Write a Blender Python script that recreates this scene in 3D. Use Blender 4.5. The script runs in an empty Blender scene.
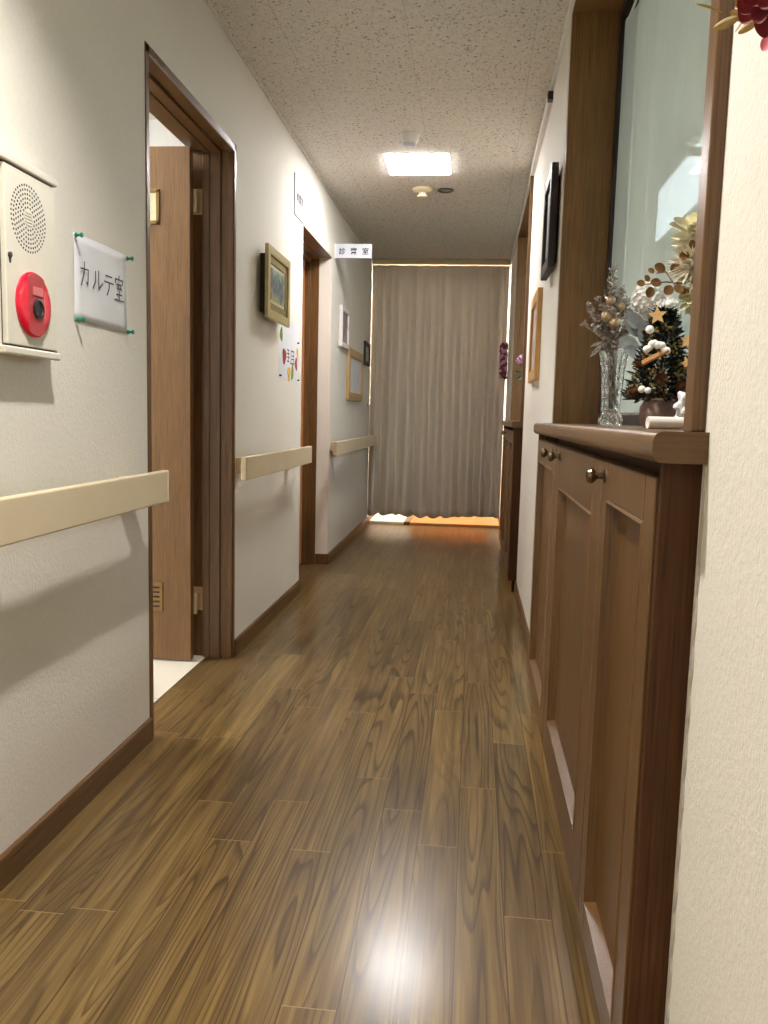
import bpy, bmesh, math, random
from mathutils import Vector, Matrix
random.seed(7)
C = bpy.context.scene.collection
S = bpy.context.scene
PI = math.pi

# ------------------------------------------------------------------ camera, exposure, world
YAW, PITCH, ROLL, FPX = -.1047, -.11506, .0251, 828.0
def cam_axes():
    cy, sy, cp, sp, cr, sr = math.cos(YAW), math.sin(YAW), math.cos(PITCH), math.sin(PITCH), math.cos(ROLL), math.sin(ROLL)
    f = Vector((sy*cp, cy*cp, sp)); r = Vector((cy, -sy, 0)); u = r.cross(f)
    return r*cr + u*sr, u*cr - r*sr, f
r_, u_, f_ = cam_axes()
cd = bpy.data.cameras.new('camera'); cam = bpy.data.objects.new('camera', cd); C.objects.link(cam)
cd.sensor_fit = 'VERTICAL'; cd.sensor_height = 36; cd.sensor_width = 27; cd.lens = FPX/1024*36
cd.clip_start = .02
cam.matrix_world = Matrix(((r_.x, u_.x, -f_.x, 0), (r_.y, u_.y, -f_.y, 0), (r_.z, u_.z, -f_.z, 1.0), (0, 0, 0, 1)))
S.camera = cam
S.view_settings.view_transform = 'Standard'; S.view_settings.look = 'None'
S.view_settings.gamma = 1; S.view_settings.use_curve_mapping = False
S.view_settings.exposure = 1.62
w = bpy.data.worlds.new('world'); S.world = w; w.use_nodes = True
w.node_tree.nodes['Background'].inputs[0].default_value = (.9, .95, 1, 1)
w.node_tree.nodes['Background'].inputs[1].default_value = .02
HALL_LIGHT = 27.0          # emission of the hall's ceiling panel in view
NEAR_LIGHT = 62.0         # watts of each recessed downlight near the camera
ROOM_LIGHT = 14.0          # the room behind the open door
OFFICE_LIGHT = .9        # the room behind the sheer curtain
VESTIBULE_LIGHT = 34.0     # lamp behind the hall curtain

# ------------------------------------------------------------------ geometry helpers
def V(*a): return Vector(a)
class MB:
    def __init__(s): s.bm = bmesh.new()
    def box(s, x0, x1, y0, y1, z0, z1, bev=0, seg=2):
        vs = [s.bm.verts.new((x, y, z)) for x in (x0, x1) for y in (y0, y1) for z in (z0, z1)]
        F = [(0,1,3,2), (4,6,7,5), (0,4,5,1), (2,3,7,6), (0,2,6,4), (1,5,7,3)]
        fs = [s.bm.faces.new([vs[i] for i in f]) for f in F]
        if bev:
            es = list({e for f in fs for e in f.edges})
            bmesh.ops.bevel(s.bm, geom=es, offset=bev, segments=seg, profile=.5, affect='EDGES')
        return s
    def ring(s, c, ax, r, seg, ph=0):
        ax = Vector(ax).normalized(); a = ax.orthogonal().normalized()
        if abs(ax.z) > .99: a = V(1, 0, 0)
        b = ax.cross(a)
        return [s.bm.verts.new(Vector(c) + a*r*math.cos(2*PI*i/seg+ph) + b*r*math.sin(2*PI*i/seg+ph)) for i in range(seg)]
    def bridge(s, A, B):
        n = len(A)
        for i in range(n):
            s.bm.faces.new((A[i], A[(i+1) % n], B[(i+1) % n], B[i]))
    def cyl(s, p0, p1, r0, r1=None, seg=16, caps=True):
        r1 = r0 if r1 is None else r1; ax = Vector(p1)-Vector(p0)
        A = s.ring(p0, ax, r0, seg); B = s.ring(p1, ax, r1, seg); s.bridge(A, B)
        if caps: s.bm.faces.new(A[::-1]); s.bm.faces.new(B)
        return s
    def turn(s, prof, c, ax=(0, 0, 1), seg=24, caps=True, ph=0):     # prof: (radius, distance along axis)
        c = Vector(c); ax = Vector(ax).normalized(); R = [s.ring(c+ax*h, ax, max(r, 1e-4), seg, ph) for r, h in prof]
        for A, B in zip(R, R[1:]): s.bridge(A, B)
        if caps: s.bm.faces.new(R[0][::-1]); s.bm.faces.new(R[-1])
        return s
    def tube(s, pts, r, seg=6):
        pts = [Vector(p) for p in pts]; n = len(pts); R = []
        for i, p in enumerate(pts):
            d = (pts[min(i+1, n-1)]-pts[max(i-1, 0)]).normalized()
            a = d.cross(V(.13, .31, .94)).normalized(); b = d.cross(a)
            rr = r[i] if isinstance(r, (list, tuple)) else r
            R.append([s.bm.verts.new(p + a*rr*math.cos(2*PI*k/seg) + b*rr*math.sin(2*PI*k/seg)) for k in range(seg)])
        for A, B in zip(R, R[1:]): s.bridge(A, B)
        s.bm.faces.new(R[0][::-1]); s.bm.faces.new(R[-1]); return s
    def ball(s, c, r, sub=2, sc=(1, 1, 1)):
        m = Matrix.Translation(Vector(c)) @ Matrix.Diagonal((sc[0], sc[1], sc[2], 1))
        bmesh.ops.create_icosphere(s.bm, subdivisions=sub, radius=r, matrix=m); return s
    def prism(s, pts, d):                                            # closed outline pushed along d
        A = [s.bm.verts.new(p) for p in pts]; B = [s.bm.verts.new(Vector(p)+Vector(d)) for p in pts]
        s.bm.faces.new(A[::-1]); s.bm.faces.new(B); s.bridge(A, B); return s
    def leaf(s, b, d, n, l, w, cup=.18):
        b = Vector(b); d = Vector(d).normalized(); n = Vector(n); n = (n-d*n.dot(d))
        if n.length < 1e-4: n = d.orthogonal()
        n.normalize(); t = d.cross(n)
        P = [b, b+d*l*.35+t*w*.45+n*l*cup*.5, b+d*l*.7+t*w*.42+n*l*cup*.6, b+d*l+n*l*cup*.2, b+d*l*.7-t*w*.42+n*l*cup*.6, b+d*l*.35-t*w*.45+n*l*cup*.5]
        m1 = s.bm.verts.new(b+d*l*.35); m2 = s.bm.verts.new(b+d*l*.7)
        v = [s.bm.verts.new(p) for p in P]
        for f in ((v[0], v[1], m1), (v[1], v[2], m2, m1), (v[2], v[3], m2), (v[3], v[4], m2), (v[4], v[5], m1, m2), (v[5], v[0], m1)):
            s.bm.faces.new(f)
        return s
def soft(o):
    m = o.modifiers.new('smooth', 'SUBSURF'); m.levels = m.render_levels = 2; return o
def wloc(o):
    l = Vector((0, 0, 0))
    while o: l += o.location; o = o.parent
    return l
def obj(name, mb, mat, parent=None, smooth=False, origin=None, angle=.7):
    bm = mb.bm; bmesh.ops.recalc_face_normals(bm, faces=bm.faces[:])
    off = wloc(parent) if parent else (Vector(origin) if origin is not None else None)
    if off is None:
        xs = [v.co for v in bm.verts]
        off = V((min(c.x for c in xs)+max(c.x for c in xs))/2, (min(c.y for c in xs)+max(c.y for c in xs))/2, min(c.z for c in xs))
    bmesh.ops.translate(bm, verts=bm.verts[:], vec=-off)
    me = bpy.data.meshes.new(name); bm.to_mesh(me); bm.free()
    if smooth: me.shade_smooth(); me.set_sharp_from_angle(angle=angle)
    me.materials.append(mat); o = bpy.data.objects.new(name, me); C.objects.link(o)
    if parent: o.parent = parent
    else: o.location = off
    return o
def tag(o, label, cat, group=None):
    o['label'] = label; o['category'] = cat
    if group: o['group'] = group
    return o
def thing(name, label, cat, loc, group=None):
    o = bpy.data.objects.new(name, None); C.objects.link(o); o.location = loc; o.empty_display_size = .05
    return tag(o, label, cat, group)
def struct(name, mb, mat, parent=None, smooth=False):
    o = obj(name, mb, mat, parent, smooth, origin=(0, 0, 0))
    if not parent: o['kind'] = 'structure'
    return o
def sempty(name, loc=(0, 0, 0)):
    o = bpy.data.objects.new(name, None); C.objects.link(o); o.location = loc; o['kind'] = 'structure'; return o
def dup(root, loc, label):
    r = root.copy(); C.objects.link(r); r.location = loc; r['label'] = label
    for ch in list(root.children):
        c = ch.copy(); C.objects.link(c); c.parent = r
        for g in list(ch.children):
            d = g.copy(); C.objects.link(d); d.parent = c
    return r

# ------------------------------------------------------------------ materials
def srgb(r, g, b):
    f = lambda c: (c/255)/12.92 if c/255 <= .04045 else ((c/255+.055)/1.055)**2.4
    return (f(r), f(g), f(b), 1)
class NT:
    def __init__(s, name):
        s.m = bpy.data.materials.new(name); s.m.use_nodes = True; s.t = s.m.node_tree
        s.p = s.t.nodes['Principled BSDF']
    def n(s, ty, ins=None, **kw):
        x = s.t.nodes.new(ty)
        for k, v in kw.items(): setattr(x, k, v)
        for k, v in (ins or {}).items(): s.put(x.inputs[k], v)
        return x
    def put(s, sock, v):
        if isinstance(v, bpy.types.NodeSocket): s.t.links.new(v, sock)
        else: sock.default_value = v
    def math(s, op, a, b=0.0, c=None):
        x = s.n('ShaderNodeMath', operation=op); s.put(x.inputs[0], a); s.put(x.inputs[1], b)
        if c is not None: s.put(x.inputs[2], c)
        return x.outputs[0]
    def mix(s, f, a, b, blend='MIX'):
        x = s.n('ShaderNodeMix', data_type='RGBA', blend_type=blend); s.put(x.inputs[0], f); s.put(x.inputs[6], a); s.put(x.inputs[7], b); return x.outputs[2]
    def ramp(s, f, stops, interp='LINEAR'):
        x = s.n('ShaderNodeValToRGB'); s.put(x.inputs[0], f); x.color_ramp.interpolation = interp; e = x.color_ramp.elements
        while len(e) < len(stops): e.new(.5)
        for q, (p, c) in zip(e, stops): q.position = p; q.color = c if len(c) == 4 else (*c, 1)
        return x.outputs[0]
    def coord(s, scale=(1, 1, 1)):
        tc = s.n('ShaderNodeTexCoord'); mp = s.n('ShaderNodeMapping', {0: tc.outputs['Object'], 3: scale}); return mp.outputs[0]
    def noise(s, vec, scale, detail=2, rough=.5, dist=0):
        return s.n('ShaderNodeTexNoise', {'Vector': vec, 'Scale': scale, 'Detail': detail, 'Roughness': rough, 'Distortion': dist}).outputs[0]
    def bump(s, h, strength, dist=.002):
        b = s.n('ShaderNodeBump', {'Strength': strength, 'Distance': dist, 'Height': h}); s.put(s.p.inputs['Normal'], b.outputs[0])
    def set(s, **kw):
        al = dict(color='Base Color', rough='Roughness', metal='Metallic', spec='Specular IOR Level', coat='Coat Weight', coatr='Coat Roughness', trans='Transmission Weight', ior='IOR', emit='Emission Strength', ecol='Emission Color', alpha='Alpha', sheen='Sheen Weight', sss='Subsurface Weight')
        for k, v in kw.items(): s.put(s.p.inputs[al[k]], v)
        return s.m
def plain(name, col, rough=.5, metal=0, var=.08, vscale=40, bump=0, **kw):
    t = NT(name); c = t.coord(); nz = t.noise(c, vscale, 3)
    lo = tuple(max(0, x*(1-var)) for x in col[:3])+(1,); hi = tuple(min(1, x*(1+var)) for x in col[:3])+(1,)
    if bump: t.bump(nz, bump, .001)
    return t.set(color=t.ramp(nz, [(.3, lo), (.7, hi)]), rough=rough, metal=metal, **kw)
def emis(name, col, s):
    t = NT(name); nz = t.noise(t.coord(), 3, 1)
    return t.set(color=(.8, .8, .8, 1), ecol=col, emit=t.math('MULTIPLY_ADD', nz, .04*s, .98*s), rough=.4)
def wood(name, dark, light, axis='Z', rough=.42, fine=1.0, coat=0, spec=.5):
    t = NT(name); k = {'X': (1, 14, 14), 'Y': (14, 1, 14), 'Z': (14, 14, 1)}[axis]
    c = t.coord(k)
    big = t.noise(c, 1.2, 3, .55, .6); fin = t.noise(c, 11*fine, 4, .6)
    k2 = {'X': (.4, 22, 22), 'Y': (22, .4, 22), 'Z': (22, 22, .4)}[axis]
    pore = t.noise(t.coord(k2), 14*fine, 2, .6)
    f = t.math('ADD', t.math('MULTIPLY', big, .45), t.math('MULTIPLY', fin, .55))
    col = t.ramp(f, [(.3, dark), (.68, light)])
    col = t.mix(t.ramp(pore, [(.36, (.55, .55, .55)), (.5, (0, 0, 0))]), col, tuple(x*.5 for x in dark[:3])+(1,))
    t.bump(fin, .12, .001)
    return t.set(color=col, rough=t.math('MULTIPLY_ADD', fin, .15, rough-.07), coat=coat, coatr=.25, spec=spec)

def wallpaper():
    t = NT('cream_wallpaper'); c = t.coord()
    a = t.noise(t.coord((1, 1, .35)), 260, 3, .6); b = t.noise(c, 110, 4, .65); d = t.noise(c, 1.3, 2)
    weave = t.math('ADD', t.math('MULTIPLY', a, .5), t.math('MULTIPLY', b, .8))
    t.bump(weave, .55, .003)
    base = t.ramp(d, [(.3, srgb(223, 218, 207)), (.7, srgb(229, 224, 213))])
    return t.set(color=t.mix(t.ramp(weave, [(.45, (.16, .16, .16)), (.8, (0, 0, 0))]), base, srgb(188, 183, 171)), rough=.72, spec=.3)
def ceiling_mat():
    t = NT('rockwool_ceiling'); c = t.coord()
    tc = t.n('ShaderNodeTexCoord'); sp = t.n('ShaderNodeSeparateXYZ', {0: tc.outputs['Object']})
    a = t.noise(t.coord((1, .8, 1)), 95, 2, .5, .9); big = t.noise(c, 7, 2)
    f = t.math('ADD', a, t.math('MULTIPLY', t.math('SUBTRACT', big, .5), .06))
    pit = t.ramp(f, [(.35, (1, 1, 1)), (.40, (0, 0, 0))])
    def seam(ax, w, off):
        fr = t.math('FRACT', t.math('DIVIDE', t.math('ADD', sp.outputs[ax], off), w))
        return t.math('LESS_THAN', t.math('ABSOLUTE', t.math('SUBTRACT', fr, .5)), .0012/w)
    sm = t.math('MAXIMUM', seam(0, .455, .06), seam(1, .91, .4))
    hole = t.math('MAXIMUM', pit, t.math('MULTIPLY', sm, .5))
    base = t.ramp(t.noise(c, 34, 4), [(.3, srgb(213, 206, 196)), (.7, srgb(224, 218, 208))])
    t.bump(t.math('SUBTRACT', t.noise(c, 150, 2), hole), .5, .003)
    return t.set(color=t.mix(t.math('MULTIPLY', hole, .75), base, srgb(120, 108, 95)), rough=.9, spec=.15)
def floor_mat():
    t = NT('oak_plank_flooring'); W, L = .0967, .91
    tc = t.n('ShaderNodeTexCoord'); sp = t.n('ShaderNodeSeparateXYZ', {0: tc.outputs['Object']}); X, Y = sp.outputs[0], sp.outputs[1]
    rx = t.math('DIVIDE', X, W); row = t.math('FLOOR', rx); rf = t.math('FRACT', rx)
    wn = t.n('ShaderNodeTexWhiteNoise', noise_dimensions='1D'); t.put(wn.inputs['W'], t.math('ADD', row, 3.7))
    yy = t.math('ADD', t.math('DIVIDE', Y, L), wn.outputs[0]); seg = t.math('FLOOR', yy); sf = t.math('FRACT', yy)
    cv = t.n('ShaderNodeCombineXYZ', {0: row, 1: seg, 2: 1.5})
    w2 = t.n('ShaderNodeTexWhiteNoise', {'Vector': cv.outputs[0]}, noise_dimensions='3D')
    rs = t.n('ShaderNodeSeparateXYZ', {0: w2.outputs['Color']}); r1, r2, r3 = rs.outputs
    gx = t.math('ADD', X, t.math('MULTIPLY', r1, 9)); gy = t.math('ADD', Y, t.math('MULTIPLY', r2, 17))
    def vec(a, b): return t.n('ShaderNodeCombineXYZ', {0: t.math('MULTIPLY', gx, a), 1: t.math('MULTIPLY', gy, b), 2: r3}).outputs[0]
    n1 = t.noise(vec(12, .66), 1.0, 1.3, .35, .15)
    lines = t.math('FRACT', t.math('MULTIPLY', n1, 17))
    ring = t.ramp(lines, [(0, (1, 1, 1)), (.12, (.75, .75, .75)), (.34, (.1, .1, .1)), (.90, (.0, .0, .0)), (1, (1, 1, 1))])
    fib = t.noise(vec(210, 5), 1.0, 3, .6); mid = t.noise(vec(40, 1.6), 1.0, 3, .55)
    amp = t.ramp(t.noise(vec(5, .5), 1.0, 1), [(.34, (.2, .2, .2)), (.58, (.95, .95, .95))])
    f = t.math('ADD', t.math('MULTIPLY', fib, .35), t.math('MULTIPLY', mid, .75))
    col = t.ramp(f, [(.36, srgb(84, 66, 38)), (.55, srgb(112, 90, 54)), (.74, srgb(140, 116, 72))])
    col = t.mix(t.math('MULTIPLY', ring, t.math('MULTIPLY', amp, .82)), col, srgb(52, 36, 19))
    tint = t.ramp(r3, [(0, (.72, .68, .66)), (.5, (.92, .9, .86)), (1, (1.0, .98, .88))])
    col = t.mix(1.0, col, tint, 'MULTIPLY')
    ex = t.math('ABSOLUTE', t.math('SUBTRACT', rf, .5)); ey = t.math('ABSOLUTE', t.math('SUBTRACT', sf, .5))
    lx = t.math('GREATER_THAN', ex, .5-.0013/W); ly = t.math('GREATER_THAN', ey, .5-.0010/L)
    col = t.mix(t.math('MULTIPLY', ly, .55), col, srgb(176, 150, 112)); col = t.mix(t.math('MULTIPLY', lx, .85), col, srgb(58, 38, 22))
    smudge = t.noise(t.coord((1, .5, 1)), 9, 4, .6)
    h = t.math('ADD', t.math('MULTIPLY', fib, .25), t.math('MULTIPLY', t.math('MAXIMUM', lx, ly), -1.0))
    h = t.math('ADD', h, t.math('MULTIPLY', t.noise(t.coord(), 26, 3), .9))
    t.bump(h, .10, .002)
    return t.set(color=col, rough=t.math('MULTIPLY_ADD', smudge, .02, .276), spec=.3, coat=.26, coatr=t.math('MULTIPLY_ADD', smudge, .10, .12))
def curtain_mat():
    t = NT('taupe_curtain_cloth'); a = t.noise(t.coord((1, 1, .15)), 420, 2); b = t.noise(t.coord((.2, 1, 1)), 300, 2)
    t.bump(t.math('ADD', a, b), .2, .001)
    m = t.set(color=t.ramp(a, [(.3, srgb(216, 205, 189)), (.7, srgb(226, 216, 201))]), rough=.85, sheen=.2, spec=.2)
    tr = t.n('ShaderNodeBsdfTranslucent', {0: srgb(176, 172, 166)}); mx = t.n('ShaderNodeMixShader', {0: .25, 1: t.p.outputs[0], 2: tr.outputs[0]})
    t.put(t.t.nodes['Material Output'].inputs[0], mx.outputs[0]); return m
def sheer_mat():
    t = NT('sheer_voile'); a = t.noise(t.coord((1, 60, 1)), 6, 2)
    d = t.n('ShaderNodeBsdfDiffuse', {0: srgb(232, 238, 230)}); tl = t.n('ShaderNodeBsdfTranslucent', {0: srgb(225, 232, 225)}); tp = t.n('ShaderNodeBsdfTransparent', {0: (.97, .98, .97, 1)})
    m1 = t.n('ShaderNodeMixShader', {0: .45, 1: d.outputs[0], 2: tl.outputs[0]})
    m2 = t.n('ShaderNodeMixShader', {0: t.math('MULTIPLY_ADD', a, .12, .36), 1: m1.outputs[0], 2: tp.outputs[0]})
    t.put(t.t.nodes['Material Output'].inputs[0], m2.outputs[0]); return t.m
def glass_mat(name, tint=(.97, .99, .98, 1), rough=.0, ior=1.5):
    t = NT(name); nz = t.noise(t.coord(), 4, 1)
    tc = t.n('ShaderNodeTexCoord'); sp = t.n('ShaderNodeSeparateXYZ', {0: tc.outputs['Object']})
    an = t.math('MULTIPLY', t.math('ARCTAN2', sp.outputs[1], sp.outputs[0]), 7.0); zz = t.math('MULTIPLY', sp.outputs[2], 210.0)
    cut = t.math('MAXIMUM', t.math('SINE', t.math('ADD', an, zz)), t.math('SINE', t.math('SUBTRACT', an, zz)))
    t.bump(cut, .55, .004)
    return t.set(color=tint, rough=t.math('MULTIPLY_ADD', nz, .01, rough), trans=1.0, ior=ior)
def pane_mat():
    t = NT('window_pane_glass'); nz = t.noise(t.coord(), 5, 1)
    lw = t.n('ShaderNodeLayerWeight', {0: .5}); fr = t.math('MULTIPLY_ADD', t.math('POWER', lw.outputs['Facing'], 5.0), .9, .04); gl = t.n('ShaderNodeBsdfGlossy', {0: (1, 1, 1, 1), 1: t.math('MULTIPLY', nz, .02)}); tp = t.n('ShaderNodeBsdfTransparent', {0: (.94, .97, .95, 1)})
    m = t.n('ShaderNodeMixShader', {0: fr, 1: tp.outputs[0], 2: gl.outputs[0]}); t.put(t.t.nodes['Material Output'].inputs[0], m.outputs[0]); return t.m
def painting_mat():
    t = NT('garden_painting'); c = t.coord(); nz = t.noise(c, 16, 4, .6, .5); n2 = t.noise(c, 38, 3, .6, .4)
    sp = t.n('ShaderNodeSeparateXYZ', {0: c}); z = t.math('MULTIPLY_ADD', sp.outputs[2], 3.0, 0)
    f = t.math('ADD', z, t.math('MULTIPLY', t.math('SUBTRACT', nz, .5), .9))
    col = t.ramp(f, [(.05, srgb(110, 128, 52)), (.28, srgb(150, 160, 118)), (.4, srgb(84, 90, 128)), (.58, srgb(110, 136, 116)), (.95, srgb(215, 226, 235))])
    return t.set(color=t.mix(t.ramp(n2, [(.5, (0, 0, 0)), (.62, (.7, .7, .7))]), col, srgb(50, 52, 46)), rough=.35)
def print_mat(name, a, b):
    t = NT(name); n1 = t.noise(t.coord(), 14, 3, .6, .4)
    return t.set(color=t.ramp(n1, [(.35, a), (.65, b)]), rough=.35)
def tile_mat():
    t = NT('pale_vinyl_tile'); c = t.coord(); b = t.n('ShaderNodeTexBrick', {'Vector': c, 'Color1': srgb(226, 217, 200), 'Color2': srgb(232, 224, 208), 'Mortar': srgb(190, 178, 158), 'Scale': 1.0, 'Mortar Size': .003, 'Brick Width': .45, 'Row Height': .45}, offset=0)
    return t.set(color=b.outputs[0], rough=.3)

M = {}
M['wall'] = wallpaper(); M['ceil'] = ceiling_mat(); M['floor'] = floor_mat(); M['tile'] = tile_mat()
M['trim'] = wood('brown_trim_wood', srgb(86, 58, 30), srgb(116, 82, 44), 'Z', .38)
M['trimY'] = wood('brown_trim_wood_lengthwise', srgb(86, 58, 30), srgb(116, 82, 44), 'Y', .38)
M['trimX'] = wood('brown_trim_wood_crosswise', srgb(86, 58, 30), srgb(116, 82, 44), 'X', .38)
M['post'] = wood('alcove_panel_wood', srgb(112, 79, 42), srgb(140, 102, 58), 'Z', .45)
M['cab'] = wood('cabinet_wood', srgb(92, 64, 34), srgb(112, 81, 46), 'Z', .36)
M['cabY'] = wood('cabinet_wood_lengthwise', srgb(96, 68, 38), srgb(120, 88, 54), 'Y', .34, coat=.2)
M['cabX'] = wood('cabinet_edge_wood_shaded', srgb(82, 58, 30), srgb(104, 76, 42), 'X', .5)  # crosswise grain; darker than the top, with the end face's shade in the colour
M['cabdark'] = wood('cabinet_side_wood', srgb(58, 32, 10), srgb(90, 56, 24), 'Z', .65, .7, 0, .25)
M['kick'] = wood('orange_kickboard_wood', srgb(130, 80, 40), srgb(160, 104, 58), 'Y', .4)
M['door'] = wood('door_veneer', srgb(108, 76, 42), srgb(134, 98, 58), 'Z', .4)
M['door2'] = wood('orange_door_veneer', srgb(188, 124, 76), srgb(206, 144, 92), 'Z', .4)
M['orange'] = wood('orange_sliding_door_veneer', srgb(184, 120, 70), srgb(205, 142, 88), 'X', .35)
M['brass'] = plain('worn_brass', srgb(140, 112, 72), .35, .85)
M['brass_lit'] = plain('lit_hinge_brass', srgb(208, 186, 148), .4, .6)  # hinge brass lightened to look lit where the door leaf shades it
M['rail'] = plain('beige_handrail_vinyl', srgb(214, 198, 166), .38, vscale=8, var=.03)
M['bracket'] = plain('tan_bracket_plastic', srgb(196, 176, 140), .45)
M['alarm'] = plain('ivory_enamel', srgb(216, 211, 196), .35, var=.02)
M['hole'] = plain('dark_perforation', srgb(48, 42, 42), .8)
M['red'] = plain('red_alarm_plastic', srgb(226, 20, 52), .25, var=.05, coat=.5)
M['redm'] = plain('dull_red_plate', srgb(172, 56, 62), .45)
M['redl'] = plain('pale_red_label', srgb(205, 110, 112), .5)
M['dark'] = plain('black_plastic', srgb(36, 36, 40), .35)
M['steel'] = plain('brushed_steel', srgb(170, 168, 162), .3, 1.0)
M['paper'] = plain('white_paper', srgb(222, 222, 226), .6, var=.04, vscale=7, bump=.15)
M['plate2'] = plain('offwhite_room_plate', srgb(196, 196, 198), .6, var=.02)
M['plate'] = plain('white_sign_board', srgb(208, 210, 220), .5, var=.02)
M['ink'] = plain('black_marker_ink', srgb(40, 40, 48), .6)
M['inkgrey'] = plain('grey_print_ink', srgb(120, 124, 140), .6)
M['pin'] = plain('green_pushpin_plastic', srgb(10, 128, 98), .3)
M['gold'] = plain('pale_gold_frame', srgb(186, 172, 124), .4, .25, var=.1)
M['goldd'] = plain('olive_gold_moulding', srgb(140, 126, 80), .45, .25)
M['fback'] = plain('dark_frame_back', srgb(58, 46, 34), .6)
M['mat'] = plain('cream_mount_board', srgb(205, 196, 160), .6)
M['paint'] = painting_mat()
M['wframe'] = plain('white_frame_lacquer', srgb(226, 216, 214), .4)
M['lwood'] = wood('light_frame_wood', srgb(176, 140, 92), srgb(204, 170, 118), 'Z', .4)
M['owood'] = wood('honey_frame_wood', srgb(196, 146, 84), srgb(220, 176, 112), 'Z', .4)
M['dframe'] = wood('dark_walnut_frame', srgb(22, 12, 10), srgb(40, 24, 20), 'Z', .5)
M['bframe'] = plain('black_window_aluminium', srgb(34, 30, 26), .45)
M['photo1'] = print_mat('grey_photo_print', srgb(70, 66, 70), srgb(170, 165, 165))
M['photo2'] = print_mat('pale_photo_print', srgb(150, 150, 156), srgb(225, 222, 216))
M['photo3'] = print_mat('dark_photo_print', srgb(60, 60, 58), srgb(120, 116, 108))
M['curtain'] = curtain_mat(); M['sheer'] = sheer_mat(); M['pane'] = pane_mat()
M['white'] = plain('white_plastic', srgb(228, 226, 220), .4, var=.02)
M['cream'] = plain('cream_plastic', srgb(222, 208, 172), .45, var=.02)
M['chrome'] = plain('downlight_trim_metal', srgb(96, 94, 90), .35, .8)
M['lens'] = plain('downlight_reflector', srgb(200, 205, 210), .15, .9)
M['light'] = emis('panel_light', (1.0, .985, .98, 1), HALL_LIGHT)
M['lightn'] = emis('downlight_lens_light', (1.0, .95, .86, 1), 20.0)
M['lightr'] = emis('room_panel_light', (1.0, .99, .97, 1), ROOM_LIGHT)
M['lighto'] = emis('office_tube_light', (.78, .87, 1.0, 1), OFFICE_LIGHT)
M['lighto_fill'] = emis('office_fill_light', (.9, .96, 1.0, 1), 6.5)  # glow of the added, unseen office fill
M['lightv'] = emis('entry_panel_light', (1.0, .95, .86, 1), VESTIBULE_LIGHT)
M['whitewall'] = plain('white_room_paint', srgb(235, 235, 232), .8, var=.02)
M['officewall'] = plain('office_wall_paint', srgb(190, 192, 186), .8, var=.03)
M['greybar'] = plain('grey_lattice_paint', srgb(120, 124, 122), .6)
M['glass'] = glass_mat('cut_crystal')
M['knob'] = plain('antique_pewter', srgb(120, 104, 84), .28, .95)
M['silver'] = plain('silver_glitter_leaf', srgb(196, 186, 178), .26, .55, var=.4, vscale=160)
M['silverstem'] = plain('silver_twig', srgb(120, 106, 96), .5, .3)
M['champ'] = plain('champagne_bauble', srgb(186, 162, 132), .28, .6, var=.12)
M['silkwhite'] = plain('white_silk_petal', srgb(240, 238, 234), .7, var=.06, vscale=120)
M['silkgrey'] = plain('frosted_grey_leaf', srgb(150, 154, 156), .6, var=.2, vscale=60)
M['needle'] = plain('dark_fir_needle', srgb(24, 34, 22), .6, var=.5, vscale=80)
M['goldberry'] = plain('gilded_berry', srgb(150, 130, 78), .35, .5, var=.4, vscale=120)
M['cone'] = plain('pine_cone_scale', srgb(104, 68, 40), .6, var=.4, vscale=120)
M['starwood'] = plain('plywood_star', srgb(208, 166, 108), .6)
M['pom'] = plain('white_pompom', srgb(232, 230, 224), .9, var=.08, vscale=200, bump=.6)
M['cinn'] = plain('cinnamon_bark', srgb(176, 124, 74), .7, var=.2)
M['burlap'] = plain('mauve_burlap', srgb(132, 108, 100), .9, var=.18, vscale=180, bump=.6)
M['roll'] = plain('white_roll_paper', srgb(226, 222, 216), .45, var=.02)
M['creampetal'] = plain('cream_petal', srgb(250, 242, 212), .65, var=.1, vscale=60)
M['palestraw'] = plain('pale_straw', srgb(232, 222, 198), .8, var=.15, vscale=90)
M['rust'] = plain('rust_leaf', srgb(118, 82, 40), .5, var=.35, vscale=50)
M['greenpetal'] = plain('pale_green_petal', srgb(188, 186, 142), .7, var=.12, vscale=50)
M['redpetal'] = plain('dark_red_petal', srgb(118, 2, 10), .75, var=.3, vscale=30)
M['pinkpetal'] = plain('pink_petal', srgb(206, 84, 100), .6, var=.15)
M['drygold'] = plain('dry_gold_leaf', srgb(178, 150, 88), .6, var=.25)
M['dried'] = plain('dried_stalk', srgb(120, 106, 84), .8, var=.3)
M['lilac'] = plain('lilac_petal', srgb(196, 150, 178), .7, var=.15, vscale=80)
M['burg'] = plain('burgundy_bead', srgb(110, 42, 56), .5, var=.35, vscale=40)
M['greenleaf'] = plain('dark_green_leaf', srgb(58, 74, 44), .55, var=.3)
M['ceramic'] = plain('white_ceramic', srgb(220, 215, 205), .25, var=.02)
M['pewter'] = plain('dark_grey_pot', srgb(70, 72, 72), .5)
M['veg_green'] = plain('printed_green', srgb(112, 146, 50), .6, var=.25, vscale=60)
M['veg_red'] = plain('printed_red', srgb(160, 44, 40), .6, var=.25, vscale=60)
M['veg_yellow'] = plain('printed_yellow', srgb(222, 178, 46), .6, var=.2, vscale=60)
M['caulk'] = plain('grey_caulk', srgb(176, 168, 152), .8, var=.15)

# ------------------------------------------------------------------ the setting
XL, XR, ZC, YE, YB = -.95, .278, 2.38, 8.9, -1.4
b = MB(); b.box(-1.06, .62, YB, YE+.1, -.06, 0); b.box(-1.2, -1.06, 4.4, 5.55, -.06, 0); struct('floor', b, M['floor'])
b = MB(); b.box(XL-.17, .60, YB, YE+.1, ZC, ZC+.06); struct('ceiling', b, M['ceil'])
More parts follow.
